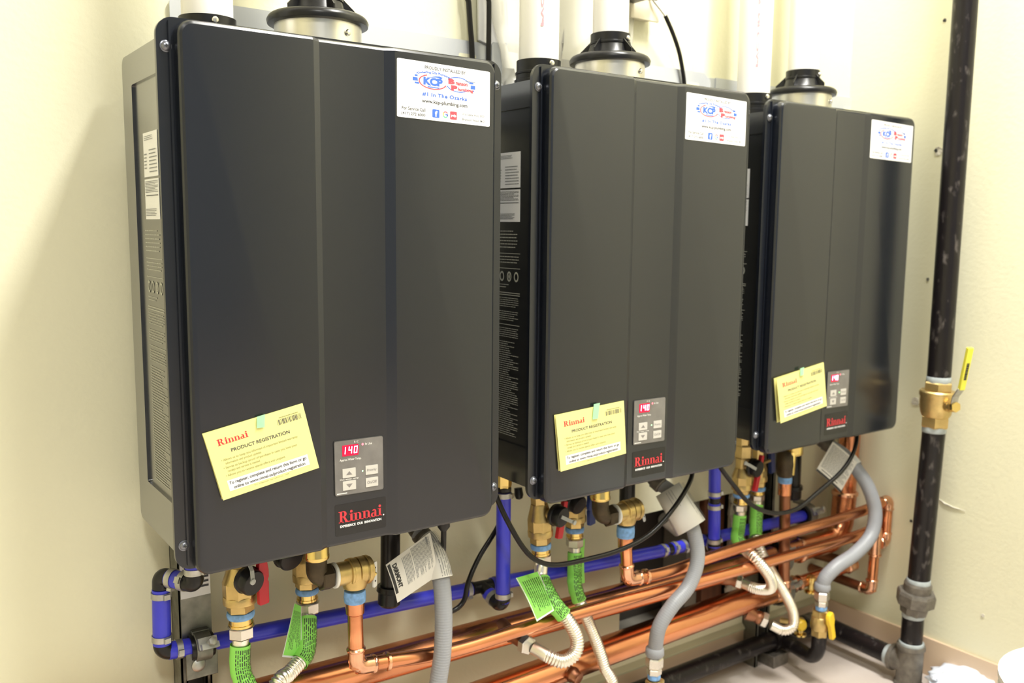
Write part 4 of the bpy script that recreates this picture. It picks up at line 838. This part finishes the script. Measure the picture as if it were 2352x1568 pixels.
for k in range(7): pass
c.text(mb,'D\u00f6RMONT',.10,.70,.80,.90,bold=.05,e=.0009); obj('tag_print', mb, M_black, fo)
mb = MB(); random.seed(9); c.lines(mb,.10,.75,.50,.70,7,fill=.4,ragged=.4,e=.0008); c.lines(mb,.04,.75,.06,.48,16,fill=.42,ragged=.35,e=.0008); c.rect(mb,.02,.10,.2,.13,.0009); obj('tag_print', mb, M_grayp, fo)
tubeprint(sv, slv, .0185, (.2,-1,.2), (-30,-18,-6,6,18,30), M_grayp, w_=.0005, dash=(.006,.02))
t, pt = gas_hose('grey S-shaped gas hose with a curled clear tag under the middle heater', [(0.9072,0.1150,0.5110), (0.9217,0.0920,0.4973), (0.9324,0.0650,0.4669), (0.9390,0.0440,0.4251), (0.9345,0.0300,0.3797), (0.9093,0.0260,0.3361), (0.8677,0.0270,0.3064), (0.8431,0.0330,0.2704), (0.8409,0.0400,0.2232)], .0136, ((0.9031,0.1300,0.5218), (0.9084,0.1080,0.5091)), None)
hose_end(t, (0.8409,0.0400,0.2232), (0,0,-1), .0136)
q0, q1 = V((0.9198,0.0960,0.5017)), V((0.9390,0.0500,0.4360)); dq = d_(q0, q1); sd_ = dq.cross(V((.5,-1,0))).normalized(); nq = sd_.cross(dq); mb = MB(); vs = []; fs = []
for i in range(13):
    a = math.radians(-60+300*i/12); rr_ = .026+.004*math.cos(a)
    for k, q in enumerate((q0, q0.lerp(q1,.5), q1)): vs.append(q + (sd_*math.cos(a)+nq*math.sin(a))*rr_*(1+.08*k))
for i in range(12):
    for k in range(2): fs.append((3*i+k,3*i+k+1,3*i+k+4,3*i+k+3))
mb.add(vs, fs); tg = obj('curled_tag', mb, mat('milky_tag',(.88,.87,.84),.3,alpha=.85), t); sm = tg.modifiers.new('thickness','SOLIDIFY'); sm.thickness = .0006
tubeprint(tg, [q0,q1], .0305, (.45,-1,.2), (-50,-40,-30,-20,-10,0,10,20,60,70,80), M_grayp, w_=.0004, dash=(.01,.05))
t, pt = gas_hose('grey gas hose with a square grey tag under the farthest heater, bulging to the right', [(1.4506,0.1200,0.5102), (1.4731,0.0950,0.4893), (1.4769,0.0650,0.4624), (1.4807,0.0360,0.4270), (1.4890,0.0220,0.3747), (1.4730,0.0180,0.3263), (1.4211,0.0200,0.2947), (1.3675,0.0280,0.2742), (1.3424,0.0360,0.2528), (1.3376,0.0400,0.2331)], .0150, ((1.4377,0.1400,0.5219), (1.4478,0.1180,0.5110)), None)
hose_end(t, (1.3376,0.0400,0.2331), (0,0,-1), .0136)
s, fo = flapsheet(t, ((1.3931,0.0720,0.5354), (1.4694,0.0600,0.4805), (1.4156,0.0620,0.4205), (1.3385,0.0720,0.4797)), M_tagw, .003)
cs = s; mb = MB(); [cs.rect(mb,.1*k,.935,.1*k+.1,1,.0012) for k in range(10)]; [cs.rect(mb,.12+.07*k,.86,.19+.07*k,.882,.0009) for k in range(9)]; obj('tag_print', mb, M_black, fo)
mb = MB(); cs.lines(mb,.05,.95,.06,.82,20,fill=.45,ragged=.2,e=.0008); obj('tag_print', mb, M_grayp, fo)
slv = pt[int(.055/.0012):int(.075/.0012):4]; mb = MB(); mb.sweep(slv, .0175, 24, cap=False); obj('tag_sleeve', mb, M_white, t)
# ------------------------------------------------------------------ gas piping and valves
GZ = V((1.3588,0.1780,0.0536)).z
gh = thing('gas_header', 'black iron gas header low along the back wall', 'pipe', (1.0,.178,GZ)); pipe(gh, (-.12,.178,GZ), (1.50,.178,GZ), .0205, M_blackpipe, n=28)
tx = (1.3802,0.1780,0.0384)[0]; by = V((1.3456,0.0400,0.0664)); mb = MB(); mb.lathe((tx-.03,.178,GZ),(1,0,0),[(0,.0255),(.06,.0255)],28); mb.lathe((tx,.178,GZ),(0,-1,0),[(0,.022),(.034,.022),(.034,.0205)],24); obj('tee', mb, M_blackpipe, gh)
bz_ = GZ+.006; mb = MB(); vx = V((1.3428,0.0400,0.0990)).x; mb.sweep(fillet([(tx,.17,GZ),(vx,.045,bz_),(vx,.045,bz_+.075)], .036, 10), .0155, 22); obj('branch', mb, M_blackpipe, gh)
for nm, vx_, px0, zt in (('far', vx, None, None),):
    pass
def ball_valve(label, pos, z0, z1, hand, axisx=(1,-.2,0)):
    t = thing('gas_valve', label, 'valve', (pos[0],pos[1],z0), 'small brass gas valves'); H_ = z1-z0
    p = V((pos[0],pos[1],z0)); band(t, p-V((0,0,.001)), (0,0,1), .0150, .008, M_sealant, 'thread_tape')
    hexn(t, p+V((0,0,.002)), (0,0,1), .0180, H_*.26, M_brass); mb = MB(); mb.lathe(p+V((0,0,H_*.26)), (0,0,1), [(0,.0165),(.003,.0185),(H_*.25,.0200),(H_*.46,.0185),(H_*.50,.0165)], 28); obj('valve_body', mb, M_brass, t)
    hexn(t, p+V((0,0,H_*.74)), (0,0,1), .0180, H_*.26, M_brass)
    if hand:
        h0, h1 = V(hand[0]), V(hand[1]); d = d_(h0,h1); s_ = d.cross(V((.2,-1,0))).normalized(); nn = s_.cross(d); hl = (h1-h0).length; prof = [(0,.7),(.1,1.1),(.35,1.2),(.5,.75),(.6,.7),(.95,.75),(1,.6)]
        pts = [h0+d*hl*a+s_*.010*q for a, q in prof]+[h0+d*hl*a-s_*.010*q for a, q in reversed(prof)]; mb = MB(); mb.prism([q-nn*.005 for q in pts], nn*.010); obj('handle', mb, M_yelpl, t, bevel=.002)
        mb = MB(); mb.sweep([h0+d*hl*.25, p+V((0,0,H_*.5))], .005, 10); obj('handle_stem', mb, M_zinc, t)
    return t
zb = V((1.3484,0.0450,0.1154)).z; zt = V((1.3462,0.0450,0.1773)).z
ball_valve('small brass gas valve with a yellow handle below the farthest grey hose', (vx,.045), zb, zt, ((1.3385,0.0200,0.1785), (1.3516,0.0180,0.1191)))
hx = V((0.8430,0.0400,0.1712)); ball_valve('small brass gas valve at the bottom of the S-shaped grey hose', (hx.x,.040), hx.z-.075, hx.z-.004, None)
mb = MB(); mb.sweep(fillet([(hx.x,.178,GZ),(hx.x,.042,GZ+.004),(hx.x,.042,hx.z-.07)], .036, 10), .0155, 22); obj('branch', mb, M_blackpipe, gh)
ball_valve('small brass gas valve at the bottom of the straight grey hose, below the picture edge', (h1e.x,h1e.y), h1e.z-.135, h1e.z-.064, None)
mb = MB(); mb.sweep(fillet([(h1e.x,.178,GZ),(h1e.x,.032,GZ+.004),(h1e.x,.032,h1e.z-.13)], .036, 10), .0155, 22); obj('branch', mb, M_blackpipe, gh)
# riser on the right
R0 = V((1.5159,-0.0830,1.4947)); ax = 1.52
rt = thing('gas_riser', 'tall black iron gas pipe standing in front of the right-hand wall', 'pipe', (ax,-.06,0))
a_ = V((1.5200,-0.0864,1.4781)); v1 = V((1.5200,-0.0849,0.6785)); v2 = V((1.5200,-0.0823,0.5815)); u1_ = V((1.5200,-0.0710,0.2396)); u2_ = V((1.5200,-0.0642,0.1641)); n2 = V((1.5200,-0.0640,0.0942)); tt = V((1.5200,-0.0625,0.0413)); bt = V((1.5200,-0.0619,-0.0708))
top_ = a_ + (a_-v1).normalized()*1.0; top_ = a_ + (a_-v1)*((CH-a_.z)/(a_.z-v1.z))
pipe(rt, v1-V((0,0,.004)), top_, .0235, M_blackpipe, 'pipe', 32); pipe(rt, u1_-V((0,0,.006)), v2+V((0,0,.004)), .0230, M_blackpipe, 'pipe', 32); pipe(rt, n2-V((0,0,.004)), u2_+V((0,0,.010)), .0225, M_blackpipe, 'pipe', 32)
for q in (v1, v2): band(rt, q+V((0,0,.004 if q is v1 else -.004)), (0,0,1), .0243, .014, M_dope, 'sealant_band')
band(rt, u1_+V((0,0,-.002)), (0,0,1), .0245, .016, M_dope, 'sealant_band'); band(rt, u2_+V((0,0,-.002)), (0,0,1), .0236, .012, M_dope, 'sealant_band'); band(rt, n2+V((0,0,.0)), (0,0,1), .0262, .012, M_dope, 'sealant_band')
um = (u1_+u2_)/2; du = (u1_-u2_).normalized(); mb = MB(); mb.lathe(u2_, du, [(0,.024),(.004,.0285),(.020,.0310),(.022,.0310)], 8); mb.lathe(u2_+du*.048, du, [(0,.0285),((u1_-u2_).length-.055,.0285),((u1_-u2_).length-.05,.026)], 32); obj('union_half', mb, M_castiron, rt, smooth_ang=20)
mb = MB(); mb.lathe(u2_+du*.020, du, [(0,.034),(.004,.0395),(.026,.0405),(.032,.038),(.033,.030)], 8, rot=.3); obj('union_nut', mb, M_castiron, rt, smooth_ang=20)
mb = MB(); dt = (n2-bt).normalized(); mb.lathe(n2, -dt, [(0,.0285),(.003,.0300),(.009,.0300),(.012,.0270),(.085,.0270),(.088,.0300),(.095,.0300),(.098,.027)], 32); tcz = n2-dt*.045
mb.lathe(tcz, (0,1,0), [(0,.026),(.032,.026),(.034,.0295),(.042,.0295),(.044,.025)], 32); obj('tee', mb, M_castiron, rt); pipe(rt, (tt.x,tt.y,.004), n2-dt*.09, .0225, M_castiron, 'drip_leg', 28)
s = Sheet(tcz+V((-.0275,-.010,.012)), tcz+V((-.0275,-.016,.012)), tcz+V((-.0275,-.016,-.014)), tcz+V((-.0275,-.010,-.014)))
br0 = tcz+V((0,.04,0)); br1 = V((ax, .176, GZ+.0)); pipe(rt, br0, (ax,.155,GZ+.002), .0215, M_blackpipe, 'branch_pipe', 28); band(rt, br0+V((0,.008,0)), (0,1,0), .0232, .012, M_dope, 'sealant_band')
mb = MB(); mb.sweep(fillet([(ax,.14,GZ+.001),(ax,.178,GZ),(ax-.045,.178,GZ)], .02, 8), .0265, 24); obj('elbow', mb, M_castiron, rt)
gv = thing('gas_valve', 'large brass ball valve with a yellow lever on the tall black pipe', 'valve', v2, 'brass valves on the riser')
dv = (v1-v2).normalized(); Hh = (v1-v2).length; hexn(gv, v2, dv, .0290, Hh*.26, M_brass); hexn(gv, v1-dv*Hh*.2, dv, .0290, Hh*.2, M_brass)
mb = MB(); mb.lathe(v2+dv*Hh*.24, dv, [(0,.0270),(Hh*.06,.030),(Hh*.22,.0335),(Hh*.42,.0335),(Hh*.46,.0355),(Hh*.54,.0355),(Hh*.57,.0330)], 36); obj('valve_body', mb, M_brass, gv)
ct = v2+dv*Hh*.48; pk = V((1.5000,-0.1326,0.6350)); mb = MB(); dk = d_(ct, pk); mb.sweep([ct, ct+dk*.05], .011, 16); mb.lathe(ct+dk*.036, dk, [(0,.0125),(.006,.0125),(.006,.009)], 6); hexn(gv, ct+dk*.050, dk, .0115, .010, M_brassb, 'packing_nut'); obj('stem', mb, M_brass, gv)
k0 = ct+dk*.050; k1 = V((1.4900,-0.1391,0.6587)); k2 = V((1.4800,-0.1548,0.6772)); k3 = V((1.4700,-0.1716,0.7616)); 
def strip(par, pts, hw, th, m, name, wd=None):
    mb = MB()
    for i in range(len(pts)-1):
        a, b_ = V(pts[i]), V(pts[i+1]); d = d_(a,b_); s_ = V(wd) if wd else V((0,-1,.0)); s_ = (s_-d*s_.dot(d)).normalized(); nn = s_.cross(d); mb.obox((a+b_)/2, (b_-a)*.52, s_*hw, nn*th)
    return obj(name, mb, m, par, bevel=.0015)
wd = V((.55,.83,0)); strip(gv, [k0, k1, k2], .0075, .0018, M_zinc, 'lever_arm', (.9,-.4,0)); strip(gv, [k2, k3], .0062, .0042, M_yelv, 'lever_grip', (.9,-.4,0))
gp = (V(k2)*.55+V(k3)*.45); dgr = d_(k2,k3); sx_ = (V((.9,-.4,0))-dgr*V((.9,-.4,0)).dot(dgr)).normalized(); nn = sx_.cross(dgr); nn = nn if nn.y < 0 else -nn
ss = Sheet(gp-dgr*.018-sx_*.0+nn*.0046+sx_*.003, gp+dgr*.018+nn*.0046+sx_*.003, gp+dgr*.018+nn*.0046-sx_*.003, gp-dgr*.018+nn*.0046-sx_*.003); mb = MB(); ss.lines(mb,0,1,0,1,1,fill=1,ragged=0,e=.0002 if ss.n.dot(nn) > 0 else -.0002); obj('lever_print', mb, M_black, gv)
# little brass drain valves near the far corner
for lab, p_, yh in (('small brass drain cock with a yellow knob behind the far looping connector', (1.3793,0.1200,0.0905), True), ('small brass bleed valve under the lower header end', (1.4096,0.1200,0.1843), False)):
    t = thing('drain_cock', lab, 'valve', p_, 'small brass drain cocks'); mb = MB(); mb.lathe(p_, (0,0,1), [(-.012,.008),(-.010,.014),(-.006,.014),(-.004,.007),(.012,.007),(.016,.010),(.026,.010),(.03,.006)], 20); obj('cock_body', mb, M_brassb, t)
    mb = MB(); mb.sweep([V(p_)+V((0,0,.015)), V(p_)+V((-.02,.04,.015))], .007, 12); obj('inlet', mb, M_brass, t)
    if yh: mb = MB(); mb.lathe(V(p_)+V((-.014,-.006,.022)), (-.2,-1,0), [(0,.012),(.010,.013),(.014,.010)], 16); obj('knob', mb, M_yelpl, t)
mb = MB(); mb.box((tx-.05,.150,.0),(tx+.0,.2,.028)); o = obj('pipe_support', mb, M_castiron, bevel=.002); setp(o, 'small dark block under the black gas header near its tee', 'support')
# ------------------------------------------------------------------ vent pipes above the heaters
def vent(label, x, y, z0, r):
    t = thing('vent_pipe', label, 'pipe', (x,y,z0), 'white vent pipes'); mb = MB(); mb.lathe((x,y,z0), (0,0,1), [(0,r-.004),(0,r),(CH-z0,r),(CH-z0,r-.004)], 40, cap=False); o = obj('pipe', mb, M_pvc, t)
    s = Sheet((x-.0,y-r-.0004,z0+.6),(x-.0,y-r-.0004,z0+.02),(x-.008,y-r-.0002,z0+.02),(x-.008,y-r-.0002,z0+.6)); return t, o
for i, (ox, oy, oz) in enumerate(OFF):
    nm = ('nearest', 'middle', 'farthest')[i]
    t, o = vent('white plastic intake pipe rising from the small black collar of the %s heater' % nm, IX+ox, IY+oy, .640+oz+ZF, .0315)
    d = (V((-.29,-1.09,0))-V((IX+ox,IY+oy,0))).normalized(); s_ = V((-d.y,d.x,0)); 
    if i == 0: s_ = s_
    dd = (d + s_*.15).normalized(); tn = V((-dd.y,dd.x,0)); c = V((IX+ox,IY+oy,0))+dd*.0318; zz = .640+oz+ZF
    s = Sheet(c+tn*.004+V((0,0,zz+.05)), c+tn*.004+V((0,0,zz+.40)), c-tn*.004+V((0,0,zz+.40)), c-tn*.004+V((0,0,zz+.05)))
    mb = MB(); s.text(mb, 'PVC 2 IN  SCH 40  ASTM D1785', 0, 1, .2, .8, bold=.03, e=.0003 if s.n.dot(dd) > 0 else -.0003); obj('pipe_print', mb, M_pinkp, t)
    vent('white plastic exhaust pipe rising from the steel flue of the %s heater' % nm, EX+ox, EY+oy, .690+oz+ZF, .0300)
# ------------------------------------------------------------------ cables
def cable(label, pts, r, m=M_blackbr, grp='black cables'):
    mb = MB(); mb.sweep(smooth(pts, .006), r, 12); o = obj('cable', mb, m, origin=pts[0]); return setp(o, label, 'cable', grp)
cable('black cable coming down the wall behind the right corner of the nearest heater', [(0.5064,0.2050,1.8052), (0.5319,0.2050,1.3959), (0.5371,0.2050,1.3559), (0.5407,0.2050,1.3153), (0.5442,0.2050,1.2812), (0.5462,0.2050,1.2187)], .0045)
cable('black cable hanging in front of the bagged manual, right of the nearest heater', [(0.5580,0.1950,1.8174), (0.5677,0.1950,1.3996), (0.5705,0.1950,1.3589), (0.5709,0.1950,1.3176), (0.5704,0.1950,1.2619), (0.5734,0.2000,1.1995)], .0042)
cable('black cable curving from the white outlet down behind the middle heater', [(0.9580,0.1800,1.3847), (0.9819,0.1820,1.3550), (1.0071,0.1880,1.3213), (1.0233,0.1900,1.2744), (1.0341,0.1950,1.2306)], .0040)
cable('pale cable tail between the black plug and the outlet cable', [(0.9257,0.1900,1.4256), (0.9314,0.1860,1.4102), (0.9446,0.1830,1.3975), (0.9592,0.1800,1.3833)], .0022, mat('clear_cable',(.6,.58,.52),.3))
cable('black power cord looping from the nearest heater behind its grey hose', [(0.3963,0.0500,0.5488), (0.3975,0.0520,0.5241), (0.4099,0.0750,0.4730), (0.4193,0.1000,0.4127), (0.4351,0.1100,0.3748), (0.4553,0.1120,0.3705), (0.4729,0.1120,0.3826), (0.4813,0.1120,0.4127), (0.5069,0.1200,0.4457), (0.5519,0.1350,0.4814), (0.5847,0.1500,0.5137)], .0042)
cable('black cord sagging from the nearest heater across to the middle heater', [(0.4844,0.0600,0.6004), (0.4944,0.0500,0.5661), (0.5070,0.0400,0.5311), (0.5300,0.0300,0.4868), (0.5521,0.0220,0.4623), (0.5873,0.0180,0.4481), (0.6444,0.0150,0.4450), (0.7169,0.0100,0.4481), (0.7854,0.0080,0.4628), (0.8442,0.0100,0.4971), (0.8967,0.0200,0.5378), (0.9190,0.0350,0.5676)], .0042)
cable('black cord sagging from the middle heater across to the farthest heater', [(1.0093,0.0600,0.5533), (1.0149,0.0500,0.5351), (1.0451,0.0400,0.4967), (1.0797,0.0300,0.4605), (1.1367,0.0220,0.4350), (1.2062,0.0180,0.4326), (1.2778,0.0150,0.4605), (1.3374,0.0120,0.4888), (1.3772,0.0150,0.5151), (1.4081,0.0250,0.5419), (1.4294,0.0400,0.5697)], .0044)
mb = MB(); mb.lathe((0.3963,0.0500,0.5331), (0,0,1), [(0,.005),(.006,.0095),(.03,.0095)], 14); o = obj('cord_grommet', mb, M_blackpl); setp(o, 'black grommet where the cord enters the nearest heater', 'grommet')
# ------------------------------------------------------------------ outlet, plug and bagged manual on the wall
t = thing('outlet_box', 'beige outlet box on the wall above the middle heater', 'outlet', (0.9262,0.2150,1.3992)); c = V((0.9180,0.2150,1.4098))
mb = MB(); mb.box((c.x-.03,.196,c.z-.032),(c.x+.03,.2195,c.z+.08)); obj('box_body', mb, M_beige, t, bevel=.002); mb = MB(); mb.box((c.x-.035,.192,c.z-.036),(c.x+.036,.197,c.z+.086)); obj('cover', mb, M_beige, t, bevel=.001)
c = V((0.8854,0.1700,1.4065)); mb = MB(); mb.box((c.x-.030,.150,c.z-.008),(c.x+.004,.192,c.z+.04)); mb.sweep([c+V((.0,.0,.002)), c+V((.03,.0,.004)), c+V((.045,.005,.004))], [.008,.006,.004], 14); o = obj('plug', mb, M_blackpl, bevel=.002); setp(o, 'black electrical plug in the outlet above the middle heater', 'plug')
t = thing('manual_bag', 'clear plastic bag with a white instruction booklet hanging behind the middle vent pipes', 'bag', (.66,.21,1.30))
mb = MB(); mb.prism([(0.5587,0.2050,1.2955),(0.6017,0.2050,1.2838),(0.6470,0.2050,1.2790),(0.7422,0.2050,1.2912),(0.8136,0.2050,1.3435),(.812,.205,1.62),(.552,.205,1.62)], (0,.006,0)); bk_ = obj('booklet', mb, M_label, t, bevel=.001)
s = Sheet((0.6027,0.2045,1.3220), (0.5997,0.2045,1.3629), (0.6121,0.2045,1.3647), (0.6152,0.2045,1.3236)); mb = MB(); s.text(mb,'System',.1,1.0,.0,.75,bold=.01,e=.0005 if s.n.y < 0 else -.0005); s.rect(mb,0,1.0,1.0,1.06,.0005 if s.n.y < 0 else -.0005); obj('booklet_print', mb, M_grayp, bk_)
random.seed(12); mb = MB(); nx_, nz_ = 16, 14; vs = []; fs = []
for j in range(nz_+1):
    for i in range(nx_+1):
        x = .575+(.90-.575)*i/nx_; z = 1.225+(1.62-1.225)*j/nz_; low = max(0,(1.36-z)/.13); x += low*.05*(1 if i < nx_/2 else -1)*(.5)
        vs.append((x, .203-.022*low*abs(math.sin(i*1.1+j*.7))-.002*random.random(), z))
for j in range(nz_):
    for i in range(nx_): a = j*(nx_+1)+i; fs.append((a,a+1,a+nx_+2,a+nx_+1))
mb.add(vs, fs); o = obj('bag_film', mb, M_bag, t, smooth_ang=25); sm = o.modifiers.new('thickness','SOLIDIFY'); sm.thickness = .0008
# ------------------------------------------------------------------ bucket and crumpled bag on the floor
bc = V((1.20,-.565,0)); t = thing('bucket', 'white plastic bucket at the lower right edge of the picture', 'bucket', bc)
mb = MB(); mb.lathe(bc+V((0,0,.001)), (0,0,1), [(0,.125),(.002,.130),(.30,.148),(.300,.143),(.01,.125),(.008,.01)], 48, cap=False); obj('bucket_body', mb, M_white, t)
mb = MB()
for z, r_ in ((.345-.045,.1525),(.318-.045,.1515),(.29-.045,.1505)): mb.lathe(bc+V((0,0,z-.006)), (0,0,1), [(0,r_-.006),(.001,r_),(.010,r_),(.012,r_-.006)], 48)
obj('rim', mb, M_white, t)
mb = MB(); random.seed(4); bm = bmesh.new(); bmesh.ops.create_icosphere(bm, subdivisions=4, radius=1)
for v in bm.verts:
    n = 1 + .12*math.sin(v.co.x*7+v.co.z*5)*math.sin(v.co.y*6+1) + .10*math.sin(v.co.x*17)*math.sin(v.co.y*19+v.co.z*13); v.co = V((v.co.x*.078*n, v.co.y*.070*n, max(0,.030+v.co.z*.028*n)))
mb.add([v.co + V((1.5635,-0.1629,0.0000)) for v in bm.verts], [tuple(x.index for x in f.verts) for f in bm.faces]); bm.free()
o = obj('plastic_bag', mb, M_bagb, origin=(1.5635,-0.1629,0.0000), smooth_ang=60); setp(o, 'crumpled pale blue plastic bag on the floor below the tall black pipe', 'bag')
